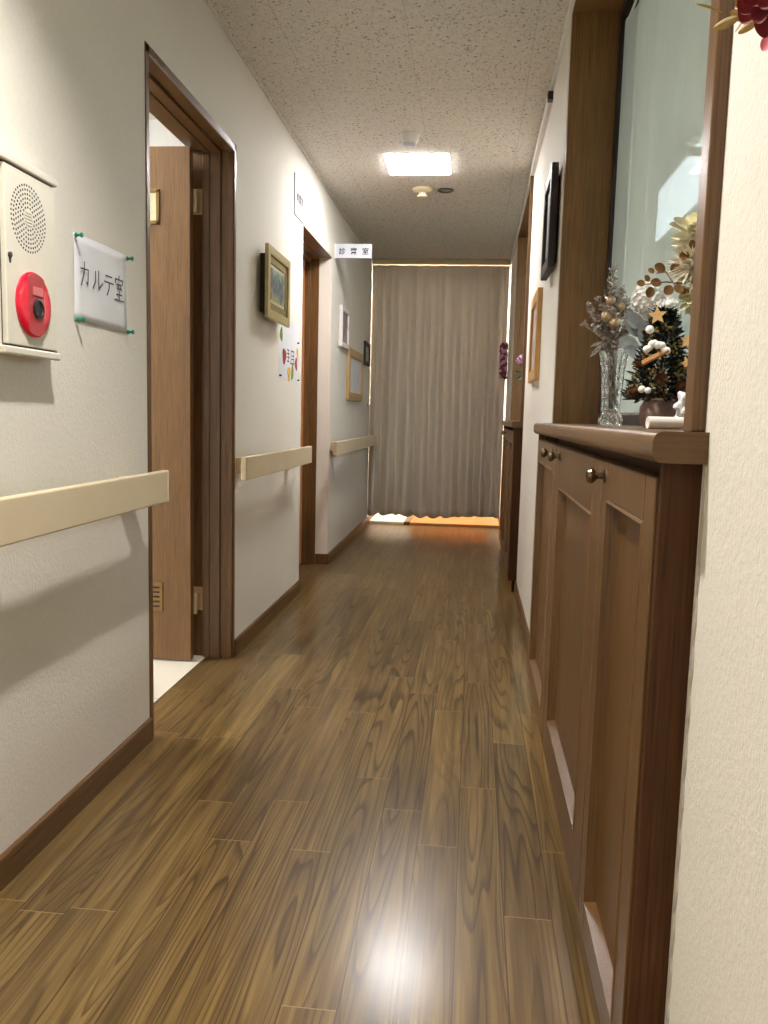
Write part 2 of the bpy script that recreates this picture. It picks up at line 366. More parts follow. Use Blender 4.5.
# wall on the door side, with the two door openings
D1a, D1b, D1z = 2.352, 3.246, 2.018
D2a, D2b, D2z = 4.525, 5.435, 2.012
b = MB(); xo = XL-.17
for y0, y1, z0, z1 in ((YB, D1a, 0, ZC), (D1a, D1b, D1z, ZC), (D1b, D2a, 0, ZC), (D2a, D2b, D2z, ZC), (D2b, YE, 0, ZC)):
    b.box(xo, XL, y0, y1, z0, z1)
bmesh.ops.remove_doubles(b.bm, verts=b.bm.verts[:], dist=1e-5)
struct('wall_left', b, M['wall'])
# wall on the cabinet side, with the two alcoves
A1a, A1b, A2a, A2b = 1.04, 3.03, 4.765, 6.52
b = MB()
for y0, y1 in ((YB, A1a), (A1b, A2a), (A2b, YE)): b.box(XR, .60, y0, y1, 0, ZC)
struct('wall_right', b, M['wall'])
b = MB(); b.box(-1.12, .60, YB-.1, YB, 0, ZC); struct('wall_back', b, M['wall'])
b = MB(); b.box(-1.12, .60, YE, YE+.1, 0, ZC); struct('wall_end', b, M['wall'])
# ceiling mouldings
b = MB(); b.box(XL, XL+.012, YB, YE, ZC-.014, ZC, .003); struct('trim_1', b, M['ceil'])
b = MB()
for y0, y1 in ((YB, YE),): b.box(XR-.014, XR+.002, y0, y1, ZC-.016, ZC, .003)
struct('trim_2', b, M['white'])
# skirting boards: body, groove and rounded cap
def skirt(mb, x, s, y0, y1):
    prof = [(0, 0), (.010, 0), (.010, .048), (.008, .051), (.011, .054), (.010, .066), (.006, .070), (0, .070)]
    mb.prism([V(x+s*p, y0, z) for p, z in prof], (0, y1-y0, 0))
b = MB(); skirt(b, XL, 1, YB, D1a); skirt(b, XL, 1, D1b, D2a); skirt(b, XL, 1, D2b, YE)
b.box(-1.03, XL+.010, D2b-.010, D2b+.001, 0, .07, .002); struct('baseboard_left', b, M['trimY'])
b = MB()
for y0, y1 in ((A1b-.03, A2a+.03), (A2b, YE)): skirt(b, XR, -1, y0, y1)
struct('baseboard_right', b, M['trimY'])
# ---- open door: frame, leaf
b = MB(); f = MB()
def frame1(mb):
    # jamb section stepping into the room: (x0, x1, reveal)
    for x0, x1, t in ((XL-.026, XL+.002, .026), (XL-.052, XL-.026, .019), (XL-.094, XL-.052, .029), (XL-.122, XL-.094, .034), (XL-.176, XL-.122, .020)):
        mb.box(x0, x1, D1a, D1a+t, 0, D1z-t, .0015, 1)
        mb.box(x0, x1, D1b-t, D1b, 0, D1z-t, .0015, 1)
        mb.box(x0, x1, D1a, D1b, D1z-t, D1z, .0015, 1)
frame1(b); b.box(XL-.006, XL+.003, D1a-.002, D1a+.026, 0, D1z+.004, .003); b.box(XL-.006, XL+.003, D1b-.026, D1b+.001, 0, D1z+.004, .003); b.box(XL-.006, XL+.003, D1a-.002, D1b+.001, D1z-.024, D1z+.004, .003)
struct('trim_3', b, M['trim'])
d1 = sempty('door_1', (-1.10, 3.15, 0))
b = MB(); b.box(-1.93, -1.092, 3.13, 3.166, .008, 1.985, .002, 1); obj('door_leaf', b, M['door'], d1)
for z in (1.755, .19):
    b = MB(); b.cyl((-1.088, 3.175, z), (-1.088, 3.175, z+.085), .007, seg=12)
    b.box(-1.118, -1.088, 3.1655, 3.169, z, z+.085, .001, 1)
    b.box(-1.12, -1.074, 3.2215, 3.2262, z+.004, z+.10, .001, 1); b.box(-1.092, -1.084, 3.18, 3.2262, z+.01, z+.08, .001, 1)
    for q in range(4): b.cyl((-1.084 - .012*(q % 2), 3.2185, z+.02+.02*q), (-1.084-.012*(q % 2), 3.222, z+.02+.02*q), .0035, seg=10)
    obj('hinge', b, M['brass_lit'], d1)
b = MB()                                            # small brass frame let into the leaf
for y in ((-1.276, -1.262, 1.70, 1.828), (-1.224, -1.210, 1.70, 1.828)): b.box(y[0], y[1], 3.124, 3.131, y[2], y[3], .002)
b.box(-1.276, -1.21, 3.124, 3.131, 1.815, 1.830, .002); b.box(-1.276, -1.21, 3.124, 3.131, 1.70, 1.715, .002)
o = obj('viewing_plate', b, M['brass'], d1)
b = MB(); b.box(-1.262, -1.224, 3.127, 3.1305, 1.714, 1.816); obj('plate_window', b, M['mat'], o)
b = MB(); b.box(-1.27, -1.206, 3.124, 3.131, .205, .322, .002)
o = obj('vent_plate', b, M['brass'], d1)
b = MB()
for q in range(5): b.box(-1.262, -1.218, 3.1225, 3.1245, .222+.019*q, .229+.019*q)
obj('vent_slot', b, M['hole'], o)
# ---- room behind the open door
b = MB(); b.box(-3.4, -1.06, 1.0, 4.3, -.05, .001); struct('floor_room', b, M['tile'])
b = MB(); b.box(-3.5, -1.12, 1.0, 4.3, 2.45, 2.5); struct('ceiling_room', b, M['whitewall'])
b = MB(); b.box(-3.5, -3.4, 1.0, 4.3, 0, 2.45); b.box(-3.4, -1.12, 4.2, 4.3, 0, 2.45); b.box(-3.4, -1.12, 1.0, 1.1, 0, 2.45); struct('wall_room', b, M['whitewall'])
# ---- recessed closed door further on
b = MB(); xi = -1.032
for x0, x1, t in ((-1.085, xi, .012), (-1.13, -1.085, .034)):
    b.box(x0, x1, D2a, D2a+t, 0, D2z-t, .0015, 1); b.box(x0, x1, D2b-t, D2b, 0, D2z-t, .0015, 1); b.box(x0, x1, D2a, D2b, D2z-t, D2z, .0015, 1)
b.box(xi, XL-.001, D2a, D2b, D2z-.004, D2z+.001)
struct('trim_4', b, M['trim'])
d2 = sempty('door_2', (-1.13, 4.98, 0))
b = MB(); b.box(-1.165, -1.118, D2a+.03, D2b-.034, .006, D2z-.034, .002, 1); obj('door_leaf', b, M['door2'], d2)
b = MB(); b.cyl((-1.12, 4.66, .96), (-1.085, 4.66, .96), .011, seg=12); b.box(-1.094, -1.078, 4.65, 4.77, .95, .97, .004); obj('door_handle', b, M['steel'], d2, True)
# ---- alcoves on the cabinet side
def alcove(n, ya, yb, top=.992):
    b = MB(); t = .022
    b.box(XR+.002, .50, ya, ya+t, top-.02, ZC-.012, .001, 1); b.box(XR+.002, .50, yb-t, yb, top-.02, ZC-.012, .001, 1)
    struct('trim_%d' % n, b, M['post'])
    b = MB(); b.box(XR+.002, .50, ya, yb, ZC-.013, ZC+.001); struct('trim_%d' % (n+1), b, M['post'])
    b = MB(); b.box(XR-.017, XR+.010, ya, ya+.040, top-.002, ZC-.016, .003); struct('trim_%d' % (n+2), b, M['trim'])
    wn = sempty('window_%d' % (1 if n == 5 else 2), (.46, (ya+yb)/2, top))
    y0, y1, z0, z1, x0, x1, f = ya+t, yb-t, top, ZC-.013, .437, .482, .032
    b = MB(); b.box(x0, x1, y0, y0+f, z0, z1, .001, 1); b.box(x0, x1, y1-f, y1, z0, z1, .001, 1); b.box(x0, x1, y0+f, y1-f, z0, z0+.030, .001, 1); b.box(x0, x1, y0+f, y1-f, z1-f, z1, .001, 1)
    obj('window_frame', b, M['bframe'], wn)
    b = MB(); b.box(.476, .480, y0+f-.005, y1-f+.005, z0+.026, z1-f+.004); obj('window_pane', b, M['pane'], wn)
    b = MB(); b.box(.50, .60, ya-.001, yb+.001, 0, top-.02); struct('wall_alcove' if n == 5 else 'wall_alcove_end', b, M['wall'])
alcove(5, A1a, A1b); alcove(8, A2a, A2b)
# ---- office beyond the glass
b = MB(); b.box(.62, 3.6, -.2, 7.4, -.05, 0); struct('floor_office', b, M['tile'])
b = MB(); b.box(.60, 3.6, -.2, 7.4, 2.42, 2.5); struct('ceiling_office', b, M['officewall'])
b = MB(); b.box(3.5, 3.6, -.2, 7.4, 0, 2.42); b.box(.60, 3.5, 7.3, 7.4, 0, 2.42); b.box(.60, 3.5, -.3, -.2, 0, 2.42); struct('wall_office', b, M['officewall'])
lt = thing('lattice_screen', 'grey screen with flat crossbars standing in the office behind the sheer curtain', 'screen', (.94, 3.3, 0))
for x in (.62, 1.25):
    b = MB(); b.box(x, x+.03, 3.29, 3.32, 0, 2.40, .002); obj('upright', b, M['greybar'], lt)
for z in (1.31, 1.65, 1.99, 2.335):
    b = MB(); b.box(.645, 1.255, 3.292, 3.318, z, z+.026, .002); obj('crossbar', b, M['greybar'], lt)
# ---- end of the hall, behind the curtain
b = MB(); b.box(-.555, XR-.001, 7.62, YE, -.001, .028, .004); struct('floor_entry', b, M['orange'])
b = MB(); b.box(XL+.001, -.615, 7.62, YE, -.001, .028, .004); struct('floor_entry_tile', b, M['tile'])
b = MB(); b.box(-.614, -.556, 7.61, YE, -.001, .032, .004); struct('trim_11', b, M['trimY'])
d3 = sempty('door_3', (-.18, YE-.02, 0))
b = MB(); b.box(-.62, .20, YE-.04, YE-.002, .03, 2.03, .003); obj('door_leaf', b, M['door2'], d3)
b = MB(); b.box(-.56, -.54, YE-.056, YE-.039, .95, 1.15, .003); obj('pull_plate', b, M['steel'], d3)
# lamps
def panel(name, label, x0, x1, y0, y1, mat, grp=None):
    t = thing(name, label, 'ceiling light', ((x0+x1)/2, (y0+y1)/2, ZC-.06), grp)
    b = MB(); b.box(x0-.008, x1+.008, y0-.008, y1+.008, ZC-.003, ZC+.001, .001, 1); obj('mounting_frame', b, M['white'], t)
    b = MB(); b.box(x0, x1, y0, y1, ZC-.008, ZC-.0029, .002, 1); obj('diffuser', b, mat, t)
    return t
panel('ceiling_light', 'square white ceiling light shining between the two detectors', -.525, -.185, 4.54, 4.90, M['light'])
def lit_downlight(label, x, y):
    t = thing('downlight', label, 'downlight', (x, y, ZC-.02))
    b = MB(); b.turn([(.058, .0005), (.058, -.004), (.054, -.006), (.044, -.004), (.042, -.0005)], (x, y, ZC), (0, 0, 1), 36); obj('trim_ring', b, M['white'], t, True)
    b = MB(); b.turn([(.041, -.001), (.034, -.002), (.01, -.0025)], (x, y, ZC), (0, 0, 1), 28); obj('lens', b, M['lightn'], t, True)
    ld = bpy.data.lights.new('downlight_lamp', 'SPOT'); ld.energy = NEAR_LIGHT; ld.color = (1.0, .96, .90); ld.spot_size = math.radians(116); ld.spot_blend = .75; ld.shadow_soft_size = .035
    lo = bpy.data.objects.new('lamp', ld); C.objects.link(lo); lo.parent = t; lo.location = (0, 0, .012)
lit_downlight('lit round downlight in the ceiling over the handrail by the alarm box', -.42, 1.22)
lit_downlight('lit round downlight further back along the ceiling, before the alarm box is reached', -.36, -.70)
t = thing('ceiling_light', 'bright ceiling lamp in the white room behind the open door', 'ceiling light', (-2.2, 2.6, 2.39))
b = MB(); b.box(-2.5, -1.9, 2.3, 2.9, 2.392, 2.45, .01); obj('diffuser', b, M['lightr'], t)
t = thing('fluorescent_light', 'long bluish tube light on the office ceiling seen through the sheer curtain', 'ceiling light', (1.15, 4.8, 2.3))
b = MB(); b.box(1.02, 1.32, 3.55, 6.6, 2.36, 2.42, .006); obj('housing', b, M['white'], t)
b = MB(); b.box(1.04, 1.30, 3.57, 6.58, 2.335, 2.3599, .004); obj('diffuser', b, M['lighto'], t)
t = thing('fluorescent_light', 'unseen bluish fill light added deeper inside the office, past the alcove window', 'ceiling light', (2.4, 3.2, 2.3))  # unseen fixture added to brighten the office and backlight the sheer curtain
b = MB(); b.box(2.25, 2.55, 1.2, 5.2, 2.36, 2.42, .006); obj('housing', b, M['white'], t)
b = MB(); b.box(2.27, 2.53, 1.22, 5.18, 2.335, 2.3599, .004); obj('diffuser', b, M['lighto_fill'], t)
t = thing('ceiling_light', 'warm ceiling light in the entry behind the taupe curtain', 'ceiling light', (-.34, 8.25, ZC-.02))
b = MB(); b.box(-.60, -.08, 7.99, 8.51, ZC-.003, ZC+.001, .001, 1); obj('mounting_frame', b, M['white'], t)
b = MB(); b.box(-.59, -.09, 8.0, 8.5, ZC-.012, ZC-.0029, .003, 1); obj('diffuser', b, M['lightv'], t)

# ------------------------------------------------------------------ hall curtain and its rail
t = thing('curtain', 'floor-length taupe pleated curtain hung across the end of the hall', 'curtain', (-.34, 7.5, 0))
b = MB(); nx, nz = 300, 46; x0, x1, zt = -.944, .262, 2.330; rows = []
def cur(u, v):                                      # u along the rail, v from hem (0) to heading (1)
    x = x0+(x1-x0)*u
    ph = 2*PI*(9.5*u+.22*math.sin(5.1*u+1)+.12*math.sin(13*u+.6))
    ph += .55*(1-v)*math.sin(2.3*PI*u+.7)
    s = math.sin(ph); a = (.016+.030*(1-v)**.55)*(1+.35*math.sin(3*PI*u+.4)*(1-v))
    y = a*(s+.22*math.sin(2*ph+.8)) + .015*math.sin(7*u+2)*(1-v)
    if v > .955: y *= .55
    pin = math.exp(-((v-.955)/.018)**2); y += -.012*pin*max(0, s)**4
    x += .010*(1-v)*math.cos(ph)*(.4+.6*math.sin(2*u+1))
    return x, y
for j in range(nz+1):
    v = j/nz
    if j > nz-8: v = 1-(nz-j)*.012
    else: v = j/(nz-8)*(1-.096)
    row = []
    for i in range(nx+1):
        u = i/nx; x, y = cur(u, v)
        hem = .098+.006*math.sin(9*u)+.012*u - (.009*math.sin(2*PI*10.5*u) if v < .02 else 0)
        row.append(b.bm.verts.new((x, 7.5+y, hem+(zt-hem)*v)))
    rows.append(row)
for A, B in zip(rows, rows[1:]):
    for i in range(nx): b.bm.faces.new((A[i], A[i+1], B[i+1], B[i]))
cl = obj('drape', b, M['curtain'], t, True, angle=3)
sd = cl.modifiers.new('thickness', 'SOLIDIFY'); sd.thickness = .002
for i in range(13):
    x = x0+.02+(x1-x0-.04)*i/12; b = MB(); b.tube([(x, 7.497, 2.325), (x, 7.503, 2.332), (x, 7.50, 2.3372)], .0022); obj('hook', b, M['white'], t)
b = MB(); b.box(-.945, .272, 7.486, 7.516, 2.3380, ZC, .003); tag(obj('curtain_rail', b, M['cream']), 'thin cream curtain rail along the ceiling above the taupe curtain', 'curtain rail')
t = thing('tieback_hook', 'small metal tieback hook on the wall beside the taupe curtain', 'hook', (XL, 7.40, 1.10))
b = MB(); b.cyl((XL-.001, 7.40, 1.10), (XL+.004, 7.40, 1.10), .014, seg=14); obj('base', b, M['brass'], t)
b = MB(); b.tube([(XL+.003, 7.40, 1.10), (XL+.03, 7.40, 1.095), (XL+.036, 7.40, 1.112), (XL+.032, 7.40, 1.126)], .003); b.tube([(XL+.02, 7.40, 1.094), (XL+.022, 7.402, 1.03), (XL+.018, 7.41, .93), (XL+.016, 7.43, .84)], .0035); obj('hook', b, M['cream'], t, True)

# ------------------------------------------------------------------ handrails
def handrail(y0, y1, label, brk):
    t = thing('handrail', label, 'handrail', (XL, (y0+y1)/2, .74), 'beige handrails along the wall')
    b = MB(); b.box(-.879, -.857, y0+.012, y1-.012, .742, .832, .004); obj('rail', b, M['rail'], t)
    for a in (y0, y1-.0121):
        b = MB(); b.box(-.8795, -.8565, a, a+.0121, .7415, .8325, .004); obj('end_cap', b, M['bracket'] if a == y0 else M['rail'], t)
    for y in brk:
        b = MB(); b.box(-.951, -.878, y-.03, y+.03, .760, .820, .004); obj('bracket', b, M['bracket'], t)
handrail(.55, 2.278, 'beige flat handrail below the ivory alarm box, running up to the open door', (.8, 1.5, 2.16))
handrail(3.09, 4.385, 'beige flat handrail on the wall between the open door and the recessed door', (3.29, 4.2))
handrail(5.19, 7.40, 'beige flat handrail past the recessed door, reaching the taupe curtain', (5.52, 6.3, 7.2))

# ------------------------------------------------------------------ alarm box
t = thing('fire_alarm_box', 'ivory fire alarm box with round speaker holes and a red call button', 'fire alarm', (XL, 1.657, 1.105))
AX = -.915
b = MB(); b.box(XL-.001, AX-.012, 1.548, 1.766, 1.108, 1.484, .004); b.box(AX-.012, AX+.004, 1.546, 1.768, 1.472, 1.488, .003); b.box(AX-.012, AX+.004, 1.546, 1.768, 1.104, 1.120, .003); obj('housing', b, M['alarm'], t)
b = MB(); b.box(AX-.0125, AX, 1.565, 1.760, 1.124, 1.468, .002); dr = obj('front_door', b, M['alarm'], t)
b = MB(); b.box(AX-.011, AX-.006, 1.563, 1.762, 1.4685, 1.4715); b.box(AX-.011, AX-.002, 1.563, 1.762, 1.1205, 1.1235); b.box(AX-.011, AX-.0105, 1.5630, 1.5648, 1.122, 1.47); obj('door_gap', b, M['hole'], dr)
b = MB()
for k in range(6):
    r = .0225+.0085*k; n = int(2*PI*r/.0091)
    for q in range(n):
        a = 2*PI*(q+.5*(k % 2))/n; y, z = 1.652+r*math.cos(a), 1.380+r*math.sin(a)
        b.cyl((AX-.002, y, z), (AX+.0004, y, z), .0024, seg=8)
obj('speaker_hole', b, M['hole'], dr)
b = MB()
for q in range(5): 
    hw = math.sqrt(max(0, .016**2-(.006*(q-2))**2)); b.box(AX-.001, AX+.0012, 1.652-hw, 1.652+hw, 1.379+.006*(q-2), 1.3815+.006*(q-2), .0005, 1)
obj('speaker_rib', b, M['alarm'], dr)
b = MB(); b.cyl((AX-.001, 1.577, 1.296), (AX+.004, 1.577, 1.296), .0055, seg=12); b.prism([V(AX+.0005, 1.577-.004, 1.294), V(AX+.0005, 1.577+.004, 1.294), V(AX+.0005, 1.577, 1.280)], (.0025, 0, 0)); obj('lock', b, M['dark'], dr)
cb = MB(); cb.turn([(.066, -.002), (.066, .004), (.063, .007), (.050, .009)], (AX, 1.660, 1.210), (1, 0, 0), 48); ring = obj('alarm_lamp_ring', cb, M['red'], t, True)
b = MB(); pts = []
for q in range(-12, 13):
    z = .0625*math.sin(q/12*PI/2); y = min(.031, math.sqrt(max(1e-6, .0625**2-z*z))); pts.append((y, z))
o2 = [V(AX+.004, 1.660+y, 1.210+z) for y, z in pts] + [V(AX+.004, 1.660-y, 1.210+z) for y, z in pts[::-1]]
b.prism(o2, (.0056, 0, 0)); obj('button_plate', b, M['redm'], ring)
b = MB(); b.turn([(.020, 0), (.020, .003), (.016, .004), (.015, .001)], (AX+.0100, 1.663, 1.203), (1, 0, 0), 28); obj('push_button', b, M['dark'], ring, True)
b = MB(); b.box(AX+.010, AX+.0115, 1.643, 1.682, 1.228, 1.246, .001); obj('instruction_label', b, M['redl'], ring)

# ------------------------------------------------------------------ writing helpers
STROKES = {
 'カ': [[(.05, .70), (.88, .72), (.80, .10), (.66, .20)], [(.46, 1.0), (.44, .6), (.08, .02)]],
 'ル': [[(.30, .88), (.28, .42), (.04, .06)], [(.58, .95), (.58, .12), (.98, .42)]],
 'テ': [[(.2, .92), (.82, .92)], [(.04, .62), (.98, .62)], [(.56, .62), (.5, .3), (.3, .0)]],
 '室': [[(.5, 1.02), (.5, .88)], [(.1, .70), (.1, .86), (.92, .86), (.86, .70)], [(.24, .66), (.78, .66)], [(.48, .66), (.3, .48), (.74, .5)], [(.62, .58), (.76, .45)], [(.5, .42), (.5, .05)], [(.22, .26), (.8, .26)], [(.02, .03), (1.0, .03)]],
}
def handwrite(mb, ch, o, ay, az, nrm, w, h, r):
    for st in STROKES[ch]:
        for p, q in zip(st, st[1:]):
            P = Vector(o)+Vector(ay)*w*p[0]+Vector(az)*h*p[1]; Q = Vector(o)+Vector(ay)*w*q[0]+Vector(az)*h*q[1]
            d = (Q-P).normalized(); s = d.cross(Vector(nrm))*r; P -= d*r*.5; Q += d*r*.5
            mb.prism([P+s, Q+s, Q-s, P-s], Vector(nrm)*.0006)
def printed(mb, text, o, ay, az, nrm, size, gap=1.0):
    cu = bpy.data.curves.new('lettering', 'FONT'); cu.body = text; cu.size = size; cu.extrude = .0004; cu.space_character = gap; cu.resolution_u = 2; cu.offset = .0007
    to = bpy.data.objects.new('lettering', cu); C.objects.link(to); bpy.context.view_layer.update()
    me = bpy.data.meshes.new_from_object(to.evaluated_get(bpy.context.evaluated_depsgraph_get()))
    mt = Matrix((( *[0]*3, 0),)*4) if False else Matrix(((ay[0], az[0], nrm[0], o[0]), (ay[1], az[1], nrm[1], o[1]), (ay[2], az[2], nrm[2], o[2]), (0, 0, 0, 1)))
    me.transform(mt); mb.bm.from_mesh(me); bpy.data.objects.remove(to); bpy.data.curves.remove(cu); bpy.data.meshes.remove(me)
UY, UZ, UX = (0, 1, 0), (0, 0, 1), (1, 0, 0)

# handwritten notice with four green pins
t = thing('paper_notice', 'white paper with handwritten カルテ室 pinned beside the open door', 'notice', (XL, 2.075, 1.21))
b = MB(); N = 10; g = []
for i in range(N+1):
    col = []
    for j in range(N+1):
        u, v = i/N, j/N
        col.append(b.bm.verts.new((XL+.0015+.004*math.sin(PI*u)*(.4+.6*math.sin(PI*v))+.0012*math.sin(9*u+3*v), 1.908+.300*u, 1.209+.202*v-.004*u*(1-v)+.002*u)))
    g.append(col)
for i in range(N):
    for j in range(N): b.bm.faces.new((g[i][j], g[i+1][j], g[i+1][j+1], g[i][j+1]))
sh = obj('sheet', b, M['paper'], t, True, angle=3); sd = sh.modifiers.new('thickness', 'SOLIDIFY'); sd.thickness = .0006
for ch, y, z, w_, h_ in (('カ', 1.930, 1.292, .048, .058), ('ル', 1.994, 1.292, .058, .052), ('テ', 2.058, 1.290, .056, .052), ('室', 2.120, 1.284, .056, .064)):
    b = MB(); handwrite(b, ch, (XL+.0072, y, z), UY, UZ, UX, w_, h_, .0017); obj('handwritten_character', b, M['ink'], t)
pin = None
for y, z, lb in ((1.912, 1.404, 'green pushpin at the upper corner of the handwritten notice, toward the alarm box'), (2.203, 1.404, 'green pushpin at the upper corner of the handwritten notice, toward the open door'),
                 (1.914, 1.210, 'green pushpin at the lower corner of the handwritten notice, toward the alarm box'), (2.203, 1.210, 'green pushpin at the lower corner of the handwritten notice, toward the open door')):
    if pin is None:
        pin = thing('pushpin', lb, 'pushpin', (XL, y, z), 'green pins of the handwritten notice')
        b = MB(); b.turn([(.0055, 0), (.0062, .002), (.0035, .004), (.003, .011), (.0055, .013), (.006, .016), (.0045, .0175)], (XL+.006, y, z), (1, 0, 0), 14); obj('head', b, M['pin'], pin, True)
        b = MB(); b.cyl((XL-.004, y, z), (XL+.0065, y, z), .0008, seg=6); obj('needle', b, M['steel'], pin)
    else: dup(pin, (XL, y, z), lb)

# plate above the wall toward the recessed door
t = thing('room_plate', 'thin white plate high on the wall above the gilt picture frame', 'sign', (XL, 4.41, 2.0))
b = MB(); b.box(XL-.001, XL+.006, 4.28, 4.52, 2.012, 2.215, .001, 1); obj('board', b, M['plate2'], t)
for ch, y in (('処', 4.325), ('置', 4.378), ('室', 4.431)):
    b = MB(); printed(b, ch, (XL+.0061, y, 2.092), UY, UZ, UX, .050); obj('printed_character', b, M['ink'], t)
# sign standing out from the wall
t = thing('projecting_sign', 'white sign reading 診察室 standing out from the wall over the recessed door', 'sign', (XL, 5.535, 2.02))
b = MB(); b.box(XL-.001, -.704, 5.53, 5.541, 2.026, 2.116, .001, 1); obj('board', b, M['plate'], t)
b = MB(); b.bm.free()
for ch, x in (('診', -.923), ('察', -.846), ('室', -.769)):
    b = MB(); printed(b, ch, (x, 5.5299, 2.052), UX, UZ, (0, -1, 0), .046); obj('printed_character', b, M['ink'], t)
b = MB(); b.box(XL-.001, XL+.008, 5.524, 5.549, 2.02, 2.122, .002); obj('wall_bracket', b, M['white'], t)

# ------------------------------------------------------------------ pictures
def frame(name, label, cat, side, yr, zr, depth, face, mats, proud=0, group=None, inset=None, art=None):
    # side +1: hangs on the door-side wall, -1: on the cabinet-side wall
    x = XL if side > 0 else XR; y0, y1 = yr; z0, z1 = zr; fx = x+side*depth
    t = thing(name, label, cat, (x, (y0+y1)/2, z0), group)
    B = lambda m, a, c, *r, **k: m.box(min(a, c), max(a, c), *r, **k)
    b = MB(); bk = proud
    if proud:
        b2 = MB(); B(b2, x-side*.001, x+side*proud, y0+.065, y1-.065, z0+.03, z1-.03); obj('back_box', b2, M['fback'], t)
    s0 = x+side*(proud-.001)
    B(b, s0, fx, y0, y0+face, z0, z1, bev=.003); B(b, s0, fx, y1-face, y1, z0, z1, bev=.003); B(b, s0, fx, y0+face-.001, y1-face+.001, z0, z0+face, bev=.003); B(b, s0, fx, y0+face-.001, y1-face+.001, z1-face, z1, bev=.003)
    fr = obj('frame', b, mats[0], t)
    if inset:
        b = MB(); f2 = inset; ix = fx-side*.008
        for ya, yb, za, zb in ((y0+face, y0+face+f2, z0+face, z1-face), (y1-face-f2, y1-face, z0+face, z1-face), (y0+face, y1-face, z0+face, z0+face+f2), (y0+face, y1-face, z1-face-f2, z1-face)):
            B(b, s0, ix, ya, yb, za, zb, bev=.002)
        obj('inner_moulding', b, mats[2], fr)
        face += f2
    b = MB(); B(b, s0, fx-side*.012, y0+face-.002, y1-face+.002, z0+face-.002, z1-face+.002); pic = obj('picture', b, mats[1], t)
    if art: 
        b = MB(); B(b, fx-side*.0125, fx-side*.0115, y0+face+art, y1-face-art, z0+face+art, z1-face-art); obj('print', b, mats[3], pic)
    return t
frame('picture_frame', 'gilt framed garden painting on a deep box, on the wall after the open door', 'picture', 1, (3.56, 3.985), (1.412, 1.722), .054, .040, (M['gold'], M['mat'], M['goldd'], M['paint']), .038, None, .032, .014)
frame('picture_frame', 'slim white frame with a grey picture on the wall past the recessed door', 'picture', 1, (5.76, 6.10), (1.475, 1.755), .024, .034, (M['wframe'], M['photo1']))
frame('notice_frame', 'light wooden frame holding a white printed sheet near the taupe curtain', 'picture', 1, (6.13, 6.88), (1.115, 1.50), .024, .060, (M['lwood'], M['paper']))
frame('picture_frame', 'small black frame on the wall next to the taupe curtain', 'picture', 1, (7.06, 7.40), (1.432, 1.63), .018, .036, (M['dframe'], M['photo2']))
frame('picture_frame', 'dark wooden frame with a pale picture high on the wall between the alcoves', 'picture', -1, (3.10, 3.42), (1.55, 1.91), .036, .045, (M['dframe'], M['photo2']), .012)
frame('picture_frame', 'honey-coloured wooden frame hung lower than the dark one, between the alcoves', 'picture', -1, (3.74, 4.18), (1.178, 1.575), .022, .050, (M['owood'], M['photo2']))

# leaflet with printed vegetables
t = thing('leaflet', 'white leaflet with printed vegetables pinned below the gilt painting', 'notice', (XL, 4.2, 1.17))
b = MB(); b.box(XL-.0005, XL+.0012, 3.985, 4.43, 1.172, 1.470); obj('sheet', b, M['paper'], t)
def blob(name, mat, cy, cz, ry, rz, rot=0, wob=.15):
    b = MB(); P = []
    for q in range(20):
        a = 2*PI*q/20; r = 1+wob*math.sin(3*a+cy*40); y, z = ry*r*math.cos(a), rz*r*math.sin(a)
        P.append(V(XL+.001, cy+y*math.cos(rot)-z*math.sin(rot), cz+y*math.sin(rot)+z*math.cos(rot)))
    b.prism(P, (.0012, 0, 0)); return obj(name, b, mat, t)
blob('printed_pepper', M['veg_green'], 4.03, 1.385, .030, .034); blob('printed_tomato', M['veg_red'], 4.10, 1.285, .040, .038); blob('printed_corn', M['veg_yellow'], 4.405, 1.318, .020, .036, .3)
blob('printed_radish', M['veg_red'], 4.375, 1.262, .028, .034, .4); blob('printed_lemon', M['veg_yellow'], 4.21, 1.205, .034, .036, -.4); blob('printed_cucumber', M['veg_green'], 4.285, 1.215, .026, .045, -.3)
b = MB()
for k, (y, z, w_, h_) in enumerate(((4.16, 1.318, .05, .006), (4.155, 1.300, .06, .006), (4.165, 1.282, .05, .006), (4.16, 1.262, .05, .006), (4.19, 1.26, .006, .06), (4.25, 1.318, .07, .007), (4.25, 1.26, .007, .06), (4.315, 1.26, .007, .06), (4.27, 1.295, .05, .006), (4.27, 1.278, .05, .006), (4.24, 1.255, .085, .007))):
    b.box(XL+.0011, XL+.0019, y, y+w_, z, z+h_)
obj('printed_heading', b, M['ink'], t)
for y, z, lb in ((4.00, 1.185, 'tiny dark pin at the lower corner of the vegetable leaflet, toward the open door'), (4.415, 1.18, 'tiny dark pin at the lower corner of the vegetable leaflet, toward the recessed door'), (4.405, 1.375, 'tiny dark pin at the upper edge of the vegetable leaflet')):
    b = MB(); b.turn([(.005, 0), (.004, .005), (.006, .009), (.004, .011)], (XL+.001, y, z), (1, 0, 0), 10); tag(obj('drawing_pin', b, M['dark'], None, True), lb, 'pushpin', 'pins of the vegetable leaflet')

